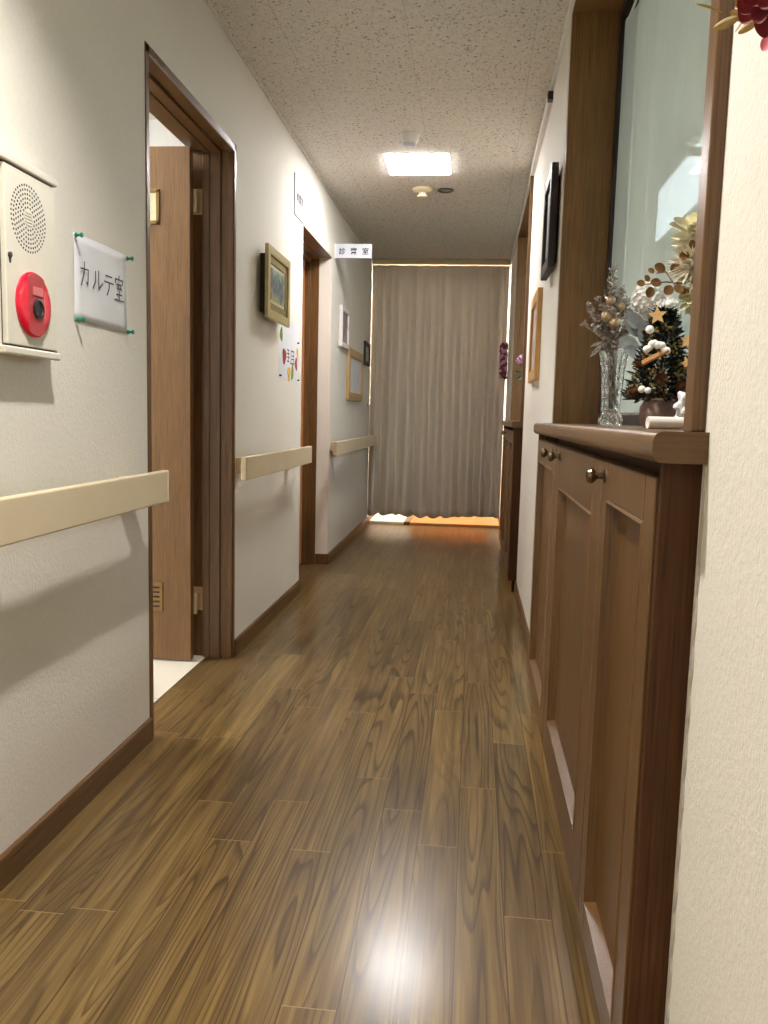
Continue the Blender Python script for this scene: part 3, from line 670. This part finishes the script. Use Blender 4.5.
# ------------------------------------------------------------------ ceiling fittings
t = thing('motion_sensor', 'white round sensor on the ceiling just before the ceiling light', 'sensor', (-.364, 4.24, ZC-.06))
b = MB(); b.turn([(.050, 0), (.050, -.006), (.046, -.010), (.040, -.034), (.034, -.044)], (-.364, 4.24, ZC+.0005), (0, 0, 1), 32); obj('body', b, M['white'], t, True)
b = MB(); b.turn([(.033, 0), (.030, -.007), (.012, -.011)], (-.364, 4.24, ZC-.0436), (0, 0, 1), 28); obj('lens', b, M['plate'], t, True)
t = thing('smoke_detector', 'cream smoke detector on the ceiling beyond the ceiling light', 'smoke detector', (-.362, 5.22, ZC-.06))
b = MB(); b.turn([(.062, 0), (.062, -.010), (.052, -.020), (.034, -.024)], (-.362, 5.22, ZC+.0005), (0, 0, 1), 32); obj('base', b, M['cream'], t, True)
b = MB(); b.turn([(.026, -.022), (.026, -.040), (.034, -.041), (.034, -.048), (.026, -.053)], (-.362, 5.22, ZC), (0, 0, 1), 28); hd = obj('sensing_head', b, M['cream'], t, True)
b = MB()
for q in range(10):
    a = 2*PI*q/10; c_, s_ = math.cos(a), math.sin(a); b.ball((-.362+.0265*c_, 5.22+.0265*s_, ZC-.031), .0045, 1)
obj('vent', b, M['hole'], hd)
t = thing('downlight', 'small round unlit downlight beside the cream smoke detector', 'downlight', (-.224, 5.25, ZC-.02))
b = MB(); b.turn([(.050, .0005), (.050, -.005), (.046, -.007), (.036, -.004), (.034, -.0005)], (-.224, 5.25, ZC), (0, 0, 1), 36); obj('trim_ring', b, M['chrome'], t, True)
b = MB(); b.turn([(.033, -.001), (.024, -.004), (.008, -.005)], (-.224, 5.25, ZC), (0, 0, 1), 24); obj('reflector', b, M['lens'], t, True)
t = thing('cable_duct', 'white cable duct running along the ceiling edge over the alcove wall', 'cable duct', (XR-.012, 4.1, ZC-.06))
b = MB(); b.box(XR-.020, XR+.001, 3.70, 4.76, ZC-.056, ZC-.016, .003); obj('cover', b, M['white'], t)
b = MB(); b.box(XR-.022, XR+.001, 3.66, 3.70, ZC-.056, ZC-.022, .002); obj('end_clip', b, M['dark'], t)

# ------------------------------------------------------------------ alcove cabinets
CX = .229
def cab_door(parent, y0, y1, z0, z1, ky=None, st=.062):
    d = MB(); x1 = CX+.024; g = .010
    yi0, yi1, zi0, zi1 = y0+st, y1-st, z0+st, z1-st
    for a in ((y0, yi0, z0, z1), (yi1, y1, z0, z1), (yi0-.0005, yi1+.0005, z0, zi0), (yi0-.0005, yi1+.0005, zi1, z1)): d.box(CX, x1, *a, .0015, 1)
    do = obj('door', d, M['cab'], parent)
    m = MB()                                                     # sloping moulding round the field
    O = [(yi0, zi0), (yi1, zi0), (yi1, zi1), (yi0, zi1)]; I = [(yi0+g, zi0+g), (yi1-g, zi0+g), (yi1-g, zi1-g), (yi0+g, zi1-g)]
    vo = [m.bm.verts.new((CX+.0015, *p)) for p in O]; vm = [m.bm.verts.new((CX-.002, p[0]*.5+q[0]*.5, p[1]*.5+q[1]*.5)) for p, q in zip(O, I)]; vi = [m.bm.verts.new((CX+.019, *p)) for p in I]; vb = [m.bm.verts.new((x1-.002, *p)) for p in O]
    m.bridge(vo, vm); m.bridge(vm, vi); m.bm.faces.new(vi); m.bridge(vb, vo); m.bm.faces.new(vb[::-1])
    obj('door_panel', m, M['cab'], do)
    if ky is not None:
        k = MB(); k.turn([(.012, 0), (.012, .003), (.006, .006), (.0055, .014), (.011, .019), (.0145, .025), (.0125, .031), (.006, .034)], (CX+.0005, ky, z1-.025), (-1, 0, 0), 20); obj('knob', k, M['knob'], do, True)
def cabinet(label, ya, yb, doors, clabel):
    t = thing('storage_cabinet', label, 'cabinet', (.33, (ya+yb)/2, 0), 'low cabinets built into the alcoves')
    b = MB(); b.box(CX+.0241, .498, ya+.012, yb-.002, .075, .918); b.box(CX+.07, .498, ya+.012, yb-.002, .9179, .9525); b.box(CX+.06, .498, ya+.012, yb-.002, .0, .0755); b.box(CX+.0246, .498, yb-.03, yb-.002, .9178, .9525); obj('carcass', b, M['cab'], t)
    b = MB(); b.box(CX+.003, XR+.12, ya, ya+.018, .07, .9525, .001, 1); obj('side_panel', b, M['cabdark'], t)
    b = MB(); b.box(CX+.002, CX+.0245, yb-.02, yb-.001, .07, .9525, .001, 1); obj('end_stile', b, M['cab'], t)
    b = MB(); b.box(CX+.018, CX+.03, ya, yb, .0, .068, .004); obj('kickboard', b, M['kick'], t)
    for d in doors: cab_door(t, d[0], d[1], .078, .932, d[2], d[3])
    ct = MB(); x0, z0, z1, r = CX-.016, .9525, .9905, .013; P = []
    for cx, cz, a0 in ((x0+r, z1-r, 90), (x0+r, z0+r, 180)):
        for q in range(7):
            a = math.radians(a0+90*q/6); P.append((cx+r*math.cos(a), cz+r*math.sin(a)))
    ct.prism([V(x, ya-.022, z) for x, z in P]+[V(.2778, ya-.022, z0), V(.2778, ya-.022, z1)], (0, yb-ya+.032, 0))
    ct.box(.2777, .499, ya+.0, yb-.0005, z0, z1)
    ct = tag(obj('countertop', ct, M['cabY'], None, True, angle=.5), clabel, 'countertop', 'wooden tops of the alcove cabinets')
    eb = MB(); eb.prism([V(x, ya-.0226, z) for x, z in P]+[V(.2778, ya-.0226, z0), V(.2778, ya-.0226, z1)], (0, .0008, 0)); obj('end_edge', eb, M['cabX'], ct)
cabinet('brown panelled storage cabinet under the window alcove with the small tree', 1.042, 3.008, ((1.064, 1.492, 1.462, .062), (1.497, 2.322, 2.21, .105), (2.327, 2.985, 2.43, .07)), 'brown rounded wooden top carrying the vase and small tree')
cabinet('brown panelled storage cabinet in the alcove next to the taupe curtain', 4.79, 6.50, ((4.85, 5.40, None, .065), (5.405, 5.95, 5.92, .065), (5.955, 6.475, 5.98, .065)), 'brown rounded wooden top of the cabinet next to the taupe curtain')
b = MB(); P = []                                     # ragged bead of sealant where the side panel meets the wall
for k in range(60): 
    z = .02+.93*k/59; P.append((XR-.0005, 1.0225+.002*math.sin(k*1.7), z))
b.tube(P, [.0016+.0014*abs(math.sin(k*2.3)) for k in range(60)]); struct('trim_12', b, M['caulk'])
# sheer curtain inside the window
b = MB(); nx, nz = 150, 6; rows = []
for j in range(nz+1):
    v = j/nz; row = []
    for i in range(nx+1):
        u = i/nx; y = 1.098+1.874*u; row.append(b.bm.verts.new((.458+.012*math.sin(2*PI*7*u+1.1*math.sin(5*u))*(1-.2*v)+.004*math.sin(41*u), y, 1.030+1.285*v)))
    rows.append(row)
for A, B in zip(rows, rows[1:]):
    for i in range(nx): b.bm.faces.new((A[i], A[i+1], B[i+1], B[i]))
tag(obj('sheer_curtain', b, M['sheer'], None, True, angle=3), 'thin whitish sheer curtain hanging inside the black alcove window frame', 'curtain')
b = MB(); b.cyl((.459, 1.0945, 2.322), (.459, 2.9755, 2.322), .004, seg=10); b.cyl((.459, 1.0945, 2.322), (.459, 1.10, 2.322), .008, seg=12); b.cyl((.459, 2.97, 2.322), (.459, 2.9755, 2.322), .008, seg=12)
tag(obj('curtain_rod', b, M['white'], None, True), 'thin white rod at the top of the black alcove window frame', 'curtain rod')

# ------------------------------------------------------------------ vase and bouquets on the countertop
RND = random.Random(11)
def rv(k=1.0): return V(RND.uniform(-k, k), RND.uniform(-k, k), RND.uniform(-k, k))
ZT = .9908
t = thing('glass_vase', 'tall cut glass vase holding the silver twigs', 'vase', (.366, 2.3, ZT))
def star_turn(mb, prof, c, seg, amp):
    R = []
    for r, h in prof: R.append([mb.bm.verts.new((c[0]+r*(1+amp*(-1)**i)*math.cos(2*PI*i/seg), c[1]+r*(1+amp*(-1)**i)*math.sin(2*PI*i/seg), c[2]+h)) for i in range(seg)])
    for A, B in zip(R, R[1:]): mb.bridge(A, B)
    mb.bm.faces.new(R[0][::-1]); mb.bm.faces.new(R[-1])
b = MB(); star_turn(b, [(.027, 0), (.029, .003), (.029, .026), (.025, .034), (.025, .06), (.027, .10), (.030, .145), (.0355, .18), (.039, .197), (.0365, .197), (.032, .178), (.0265, .145), (.0235, .10), (.0215, .06), (.021, .040), (.012, .034)], (.366, 2.3, ZT), 24, .035)
va = obj('body', b, M['glass'], t)
b = MB()
for q in range(8):
    a = 2*PI*q/8; c_, s_ = math.cos(a), math.sin(a); b.ball((.366+.0285*c_, 2.3+.0285*s_, ZT+.014), .006, 1, (1, 1, 1.4))
obj('base_facet', b, M['glass'], va)

def twig(stem_mb, leaf_mb, pts, n, size, start=.35, fat=.6):
    pts = [Vector(p) for p in pts]; stem_mb.tube(pts, [.0022-.0012*i/(len(pts)-1) for i in range(len(pts))], 5)
    for k in range(n):
        f = start+(1-start)*(k+.5)/n; s = f*(len(pts)-1); i = min(int(s), len(pts)-2); p = pts[i].lerp(pts[i+1], s-i)
        d = (pts[i+1]-pts[i]).normalized(); o = (rv()+d*.6).normalized()
        leaf_mb.leaf(p, o, rv(), size*RND.uniform(.7, 1.25), size*fat*RND.uniform(.8, 1.2))
t = thing('silver_bouquet', 'bouquet of glittering silver twigs with champagne baubles in the glass vase', 'bouquet', (.366, 2.3, ZT+.042))
sm, lm = MB(), MB()
base = V(.366, 2.3, ZT+.043)
tips = [(.350, 2.30, 1.402), (.345, 2.28, 1.375), (.360, 2.33, 1.37), (.338, 2.29, 1.345), (.372, 2.28, 1.34), (.289, 2.28, 1.305), (.284, 2.29, 1.258), (.300, 2.27, 1.285), (.398, 2.31, 1.325), (.404, 2.29, 1.290), (.318, 2.31, 1.33), (.382, 2.34, 1.36), (.332, 2.26, 1.300), (.310, 2.25, 1.242), (.352, 2.25, 1.29), (.396, 2.26, 1.25)]
for k, tp in enumerate(tips):
    tp = Vector(tp); neck = V(.362, 2.3, 1.178)+V(RND.uniform(-.014, .016), RND.uniform(-.016, .016), 0)
    mid = neck.lerp(tp, .5)+V(0, 0, .016)+rv(.004)
    b0 = base+V(RND.uniform(-.010, .010), RND.uniform(-.010, .010), 0)
    twig(sm, lm, [b0, b0.lerp(neck, .5)+rv(.005), neck, mid, tp], 84, .0145, .55)
for k in range(16):                                  # leaves pushed down inside the glass
    p0 = base+V(RND.uniform(-.012, .012), RND.uniform(-.012, .012), RND.uniform(.01, .11)); lm.leaf(p0, (RND.uniform(-.4, .4), RND.uniform(-.4, .4), 1), rv(), .016, .009)
obj('stems', sm, M['silverstem'], t, True); obj('silver_leaves', lm, M['silver'], t)
for c, r in (((.357, 2.262, 1.258), .0165), ((.336, 2.262, 1.275), .0150), ((.345, 2.265, 1.315), .0125), ((.372, 2.27, 1.30), .011)):
    b = MB(); b.ball(c, r, 3); b.cyl((c[0], c[1]+r*.6, c[2]+r*.7), (c[0], c[1]+r*.8, c[2]+r*1.15), .002, seg=6); obj('bauble', b, M['champ'], t, True)
b = MB(); b.leaf((.333, 2.275, 1.205), (-.7, 0, -.75), (0, -1, .2), .05, .012); b.leaf((.330, 2.27, 1.21), (-.9, 0, -.4), (0, -1, .2), .035, .01); obj('drooping_leaf', b, M['silver'], t)

# white hydrangeas in a low pot behind the tree
def floret_head(mb, c, R, n, fl):
    for k in range(n):
        z = 1-2*(k+.5)/n; ph = k*2.39996; r = math.sqrt(1-z*z); d = V(r*math.cos(ph), r*math.sin(ph), z); p = Vector(c)+d*R*RND.uniform(.8, 1.0)
        a = d.orthogonal().normalized(); e = d.cross(a); w0 = RND.uniform(0, PI)
        for q in range(4):
            g = w0+q*PI/2; dd = a*math.cos(g)+e*math.sin(g); mb.leaf(p, dd+d*.45, d, fl, fl*.95, .1)
t = thing('white_flower_pot', 'white flowers with frosted grey leaves in a pot behind the small tree', 'flowers', (.410, 1.88, ZT))
b = MB(); b.turn([(.018, 0), (.023, .05), (.0245, .055), (.022, .056), (.020, .045)], (.410, 1.88, ZT), (0, 0, 1), 20); obj('pot', b, M['pewter'], t, True)
b = MB(); heads = [((.378, 1.95, 1.277), .032), ((.415, 1.93, 1.243), .030), ((.398, 1.99, 1.262), .026)]
for c, r in heads: b.tube([(.410, 1.88, ZT+.045), (.410+(c[0]-.410)*.4, 1.90, 1.16), Vector(c)-V(0, 0, r*.5)], .0022)
obj('stem', b, M['greenleaf'], t, True)
for c, r in heads:
    b = MB(); b.ball(c, r*.72, 2); floret_head(b, c, r, 74, .0125); obj('flower_head', b, M['silkwhite'], t)
b = MB()
for p, d, l, w_ in (((.375, 1.95, 1.185), (-.6, -.2, .8), .085, .05), ((.372, 1.95, 1.16), (-.85, -.2, .35), .07, .045), ((.372, 1.95, 1.15), (-.5, -.3, .1), .06, .04), ((.385, 1.95, 1.16), (-.2, -.3, .9), .08, .045), ((.40, 1.96, 1.17), (.5, -.3, .6), .07, .04), ((.37, 1.95, 1.215), (-.8, -.3, .25), .05, .035), ((.41, 1.94, 1.19), (.8, -.2, .3), .045, .035)):
    b.leaf(p, d, (-.3, -1, .4), l, w_, .15); b.tube([(.410, 1.88, ZT+.05), (.408, 1.90, 1.10), Vector(p)], .0012, 5)
soft(obj('grey_leaves', b, M['silkgrey'], t, True, angle=3))

# small decorated tree in a burlap sack
t = thing('decorated_tree', 'small dark green tree with pine cones and a wooden star in a burlap sack', 'tree', (.342, 1.6, ZT))
TC = V(.342, 1.6, 0)
b = MB(); b.turn([(.022, 0), (.032, .006), (.036, .022), (.033, .040), (.024, .053), (.030, .060), (.036, .066), (.031, .067), (.02, .058)], (.342, 1.6, ZT), (0, 0, 1), 22)
for v in b.bm.verts:
    a = math.atan2(v.co.y-1.6, v.co.x-.342); k = 1+.07*math.sin(5*a+90*v.co.z)+.05*math.sin(9*a); v.co.x = .342+(v.co.x-.342)*k; v.co.y = 1.6+(v.co.y-1.6)*k; v.co.z += max(0, (v.co.z-ZT-.05))*.35*math.sin(3*a+1)
sk = obj('burlap_sack', b, M['burlap'], t, True)
b = MB(); b.tube([(.342+.026*math.cos(2*PI*q/16), 1.6+.026*math.sin(2*PI*q/16), ZT+.053) for q in range(17)], .002); obj('twine', b, M['palestraw'], sk, True)
b = MB(); b.cyl((.342, 1.6, ZT+.045), (.342, 1.6, 1.19), .004, .0015, 8); obj('trunk', b, M['dried'], t, True)
def cone_r(z): return .056*max(0, 1-(z-1.045)/(1.215-1.045))**.85+.004
b = MB()
for k in range(2600):
    z = 1.042+.165*(RND.random()**1.25); a = RND.uniform(0, 2*PI); r = cone_r(z)*RND.uniform(.25, .98); p = TC+V(r*math.cos(a), r*math.sin(a), z)
    d = V(math.cos(a), math.sin(a), RND.uniform(-.3, .8))+rv(.5); b.leaf(p, d, rv(), RND.uniform(.012, .022), .0042, .05)
obj('needles', b, M['needle'], t)
def on_tree(a_deg, z, out=1.0):
    a = math.radians(a_deg); r = cone_r(z)*out; return TC+V(r*math.cos(a), r*math.sin(a), z), V(math.cos(a), math.sin(a), .15).normalized()
b = MB()
for a0, z0 in ((215, 1.165), (185, 1.155), (305, 1.165), (200, 1.125), (190, 1.085), (205, 1.06), (240, 1.09), (290, 1.135), (255, 1.062), (340, 1.10), (320, 1.06), (230, 1.14), (265, 1.17), (330, 1.14), (300, 1.088)):
    for q in range(17):
        p, d = on_tree(a0+RND.uniform(-17, 17), z0+RND.uniform(-.010, .010), RND.uniform(.92, 1.06)); b.ball(p, RND.uniform(.0020, .0036), 1)
obj('gold_berries', b, M['goldberry'], t, True)
for a0, z0, s in ((258, 1.078, 1.0), (298, 1.066, .95), (198, 1.108, .95), (205, 1.056, .9), (340, 1.07, .9)):
    p, d = on_tree(a0, z0, 1.02); b = MB(); b.ball(p, .008*s, 2)
    for k in range(46):
        zz = 1-2*(k+.5)/46; ph = k*2.39996; r = math.sqrt(1-zz*zz); e = V(r*math.cos(ph), r*math.sin(ph), zz); b.leaf(p+e*.006*s, e+d*.6, d, .0085*s, .0068*s, .3)
    obj('pine_cone', b, M['cone'], t)
def star5(mb, c, R, nrm, th, rot=0):
    nrm = Vector(nrm).normalized(); a = V(0, 0, 1).cross(nrm).normalized(); e = nrm.cross(a); P = []
    for q in range(10):
        r = R if q % 2 == 0 else R*.45; g = rot+PI/2+q*PI/5; P.append(Vector(c)+a*r*math.cos(g)+e*r*math.sin(g))
    mb.prism(P, nrm*th)
for c, R, rot in (((.318, 1.548, 1.190), .017, .1), ((.377, 1.56, 1.108), .013, .3), ((.380, 1.575, 1.148), .016, -.2)):
    b = MB(); star5(b, c, R, (-.2, -1, .05), .004, rot); b.cyl(Vector(c)+V(0, .003, 0), (.342, 1.598, c[2]-.01), .001, seg=6); obj('wooden_star', b, M['starwood'], t)
for c, r in (((.307, 1.552, 1.166), .0075), ((.299, 1.550, 1.060), .0066), ((.309, 1.546, 1.058), .0058), ((.388, 1.575, 1.125), .007), ((.345, 1.58, 1.215), .008), ((.395, 1.60, 1.105), .007)):
    b = MB(); b.ball(c, r, 3); b.cyl(c, TC+V(0, 0, c[2]-.004), .0008, seg=5); obj('white_pompom', b, M['pom'], t, True)
b = MB()
for k in range(9): b.ball((.303+.0042*k, 1.548-.0006*k, 1.131+.008*math.sin(.5*k)-.002*math.sin(1.9*k)+.0006*k), .0070-.0008*(k % 2), 2)
obj('white_garland', b, M['pom'], t, True)
b = MB(); b.cyl((.296, 1.541, 1.104), (.338, 1.536, 1.128), .0030, seg=12); b.cyl((.296, 1.548, 1.108), (.338, 1.543, 1.132), .0028, seg=12); cs = obj('cinnamon_stick', b, M['cinn'], t, True)
b = MB(); b.box(.322, .326, 1.534, 1.55, 1.112, 1.125, .001); obj('tie', b, M['goldberry'], cs)

# rolled white paper and crumpled tissue in front of the tree
b = MB(); d = V(.99, .12, 0).normalized(); p0 = V(.268, 1.33, ZT+.0098)
b.turn([(.0070, .001), (.0093, 0), (.0096, .002), (.0096, .118), (.0093, .12), (.0070, .119)], p0, d, 24); tag(obj('paper_roll', b, M['roll'], None, True), 'short white paper roll lying on the wooden top in front of the tree', 'paper roll')
b = MB(); b.ball((.364, 1.46, ZT+.036), .032, 4, (.85, .8, 1.12))
for v in b.bm.verts:
    q = v.co-V(.364, 1.46, ZT+.036); k = 1+.20*math.sin(150*q.x+90*q.z)*math.sin(170*q.z-60*q.y)+.10*math.sin(420*q.x-300*q.z); v.co = V(.364, 1.46, ZT+.036)+q*k
    v.co.z = max(v.co.z, ZT)
tag(obj('tissue_paper', b, M['paper'], None, True, angle=.5), 'crumpled white tissue bunched between the small tree and the alcove edge', 'tissue paper')

# cream dried flowers in a tall vase at the near end of the alcove
t = thing('dried_flower_arrangement', 'cream dried flowers with rust coloured leaves leaning out beside the alcove edge trim', 'flowers', (.375, 1.26, ZT))
b = MB(); b.turn([(.026, 0), (.032, .01), (.034, .06), (.024, .11), (.018, .135), (.022, .15), (.018, .151), (.013, .134)], (.375, 1.26, ZT), (0, 0, 1), 24); obj('vase', b, M['ceramic'], t, True)
b = MB(); n0 = V(.375, 1.26, ZT+.10)
for tp in ((.330, 1.35, 1.295), (.335, 1.35, 1.24), (.338, 1.35, 1.19), (.315, 1.34, 1.22)): b.tube([n0, n0.lerp(Vector(tp), .5)+V(.012, 0, .03), Vector(tp)], .0022)
b.tube([(.338, 1.345, 1.225), (.312, 1.345, 1.214), (.287, 1.35, 1.217), (.255, 1.35, 1.213)], [.0018, .0016, .0013, .0008]); b.tube([(.300, 1.35, 1.213), (.286, 1.35, 1.232), (.272, 1.35, 1.230)], .0011)
obj('stems', b, M['dried'], t, True)
b = MB(); c = V(.334, 1.352, 1.292); b.ball(c, .018, 2)
for k in range(120):
    zz = 1-2*(k+.5)/120; ph = k*2.39996; r = math.sqrt(1-zz*zz); e = V(r*math.cos(ph), r*math.sin(ph), zz); b.leaf(c+e*.013, e+rv(.3), rv(), RND.uniform(.014, .024), .017, .35)
for dx, dz, l in ((-1, .22, .050), (-.9, .38, .046), (-1, -.12, .044), (-.8, -.6, .042), (-1, -.35, .045)): b.leaf(c+V(-.010, -.008, dz*.015-.006), (dx, -.25, dz), (0, -1, .3), l, .017, .2)
soft(obj('cream_bloom', b, M['creampetal'], t, True, angle=3))
b = MB(); c = V(.330, 1.352, 1.244)
for k in range(260):
    e = V(RND.gauss(-.25, .7), RND.gauss(-.35, .7), RND.gauss(-.1, .7)).normalized(); b.leaf(c+e*.006, e, rv(), RND.uniform(.026, .044), .0022, .1)
obj('straw_tuft', b, M['palestraw'], t)
b = MB(); c = V(.335, 1.345, 1.192); b.ball(c, .016, 2, (1, 1, 1.1))
for k in range(34):
    zz = 1-2*(k+.5)/34; ph = k*2.39996; r = math.sqrt(1-zz*zz); e = V(r*math.cos(ph), r*math.sin(ph), zz); b.leaf(c+e*.014, V(e.x, e.y, e.z-.6), e, .018, .018, .3)
b.leaf(c+V(-.014, -.01, 0), (-1, 0, -.1), (0, -1, .5), .02, .014)
soft(obj('pale_green_bloom', b, M['greenpetal'], t, True, angle=3))
b = MB()
for p, d, l in (((.258, 1.35, 1.213), (-1, 0, .15), .017), ((.266, 1.35, 1.212), (-.2, 0, -1), .022), ((.270, 1.35, 1.230), (-.9, 0, .5), .014), ((.283, 1.35, 1.214), (-.8, 0, .1), .022), ((.287, 1.35, 1.232), (-1, -.1, .5), .024), ((.292, 1.35, 1.231), (.3, -.1, .35), .02), ((.296, 1.345, 1.212), (-.5, -.3, -.7), .024), ((.306, 1.345, 1.211), (.4, -.3, -.6), .024), ((.300, 1.34, 1.214), (.2, -.4, -.8), .022), ((.318, 1.335, 1.256), (-.8, -.2, -.25), .022), ((.322, 1.335, 1.262), (-.3, -.2, .6), .018), ((.262, 1.35, 1.216), (-.5, 0, .8), .014)):
    b.leaf(p, d, (.1, -1, .25), l, l*.78, .15)
soft(obj('rust_leaves', b, M['rust'], t, True, angle=3))

# red flower swag on the wall close by
t = thing('red_flower_swag', 'dark red flower swag with gold leaves hung on the wall beside the alcove trim', 'flowers', (XR, .76, 1.40))
b = MB(); b.turn([(.055, 0), (.055, .014), (.03, .02)], (XR+.0005, .76, 1.385), (-1, 0, 0), 20); obj('backing', b, M['dried'], t, True)
def rose(c, R, mat, nm, ax=(-1, -.5, -.3)):
    b = MB(); c = Vector(c); ax = Vector(ax).normalized(); a = ax.orthogonal().normalized(); e = ax.cross(a); b.ball(c, R*.35, 2)
    for ringn, (n, rr, tilt) in enumerate(((3, .25, 1.6), (5, .45, .9), (6, .62, .45), (7, .75, .1))):
        for q in range(n):
            g = 2*PI*q/n+ringn*.5; o_ = a*math.cos(g)+e*math.sin(g); b.leaf(c+o_*R*.18*ringn*.5-ax*R*.1*ringn, o_+ax*tilt, ax-o_*.2, R*rr*1.15+R*.2, R*.85, .45)
    o = obj(nm, b, mat, t, True, angle=3); soft(o); return o
rose((.222, .735, 1.352), .032, M["redpetal"], "red_rose"); rose((.225, .69, 1.345), .034, M["redpetal"], "red_rose"); rose((.235, .655, 1.365), .034, M["redpetal"], "red_rose"); rose((.232, .79, 1.415), .032, M["redpetal"], "red_rose")
b = MB(); b.leaf((.240, .765, 1.330), (-.3, .3, -.6), (-1, -.6, 0), .020, .018); soft(obj('pink_petal', b, M['pinkpetal'], t, True, angle=3))
b = MB()
for k in range(46):
    p = V(.225+RND.uniform(-.02, .03), .76+RND.uniform(-.05, .07), 1.385+RND.uniform(-.03, .03)); b.leaf(p, V(-.7, .5, RND.uniform(-.6, .7))+rv(.6), rv(), RND.uniform(.018, .032), .010, .2)
soft(obj('gold_leaves', b, M['drygold'], t, True, angle=3))
b = MB()
for k in range(16):
    p = V(.250+RND.uniform(-.012, .012), .735+RND.uniform(-.035, .03), 1.335); q = p+V(RND.uniform(-.014, .008), RND.uniform(-.015, .015), -RND.uniform(.03, .052)); b.tube([p, p.lerp(q, .5)+rv(.003), q], .0008, 5)
    if k % 2: b.leaf(q, rv()-V(0, 0, .6), rv(), .008, .004)
obj('dried_sprigs', b, M['dried'], t)

# garland by the end curtain
t = thing('bead_garland', 'burgundy and mauve cluster garland hanging on the wall beside the taupe curtain', 'garland', (XR, 7.25, 1.34))
b = MB(); b.tube([(XR+.001, 7.25, 1.66), (XR-.02, 7.25, 1.655), (XR-.03, 7.25, 1.50), (XR-.03, 7.25, 1.36)], .004); obj('cord', b, M['dried'], t, True)
b = MB(); b2 = MB(); 
for k in range(64):
    z = 1.355+.28*k/63; a = k*2.4; (b if RND.random() < .62 else b2).ball((XR-.045+.022*math.cos(a), 7.25+.034*math.sin(a), z), RND.uniform(.013, .019), 2)
obj('burgundy_balls', b, M['burg'], t, True); obj('mauve_balls', b2, M['lilac'], t, True)

# lilac flower in a vase on the far countertop
t = thing('lilac_flower_vase', 'lilac flower leaning out of a vase in the alcove next to the taupe curtain', 'flowers', (.36, 5.05, ZT))
b = MB(); b.turn([(.03, 0), (.042, .03), (.040, .09), (.022, .14), (.026, .155), (.022, .156), (.016, .14)], (.36, 5.05, ZT), (0, 0, 1), 24); obj('vase', b, M['ceramic'], t, True)
b = MB(); b.tube([(.36, 5.05, ZT+.1), (.355, 5.07, 1.22), (.33, 5.1, 1.30), (.30, 5.13, 1.345)], .003); b.tube([(.358, 5.05, ZT+.12), (.34, 5.08, 1.2), (.30, 5.12, 1.262), (.262, 5.15, 1.285)], .0025); obj('stem', b, M['greenleaf'], t, True)
for c, r in (((.281, 5.14, 1.356), .034), ((.305, 5.12, 1.372), .030)):
    b = MB(); b.ball(c, r*.7, 2); floret_head(b, c, r, 50, .016); obj('flower_head', b, M['lilac'], t)
b = MB()
for p, d in (((.278, 5.14, 1.275), (-1, 0, .25)), ((.29, 5.13, 1.268), (-.6, 0, -.5)), ((.30, 5.12, 1.262), (.5, -.3, -.3)), ((.322, 5.1, 1.30), (.2, -.4, .5)), ((.30, 5.12, 1.30), (-.4, -.2, -.6))): b.leaf(p, d, (0, -1, .4), .05, .026)
obj('leaves', b, M['greenleaf'], t)
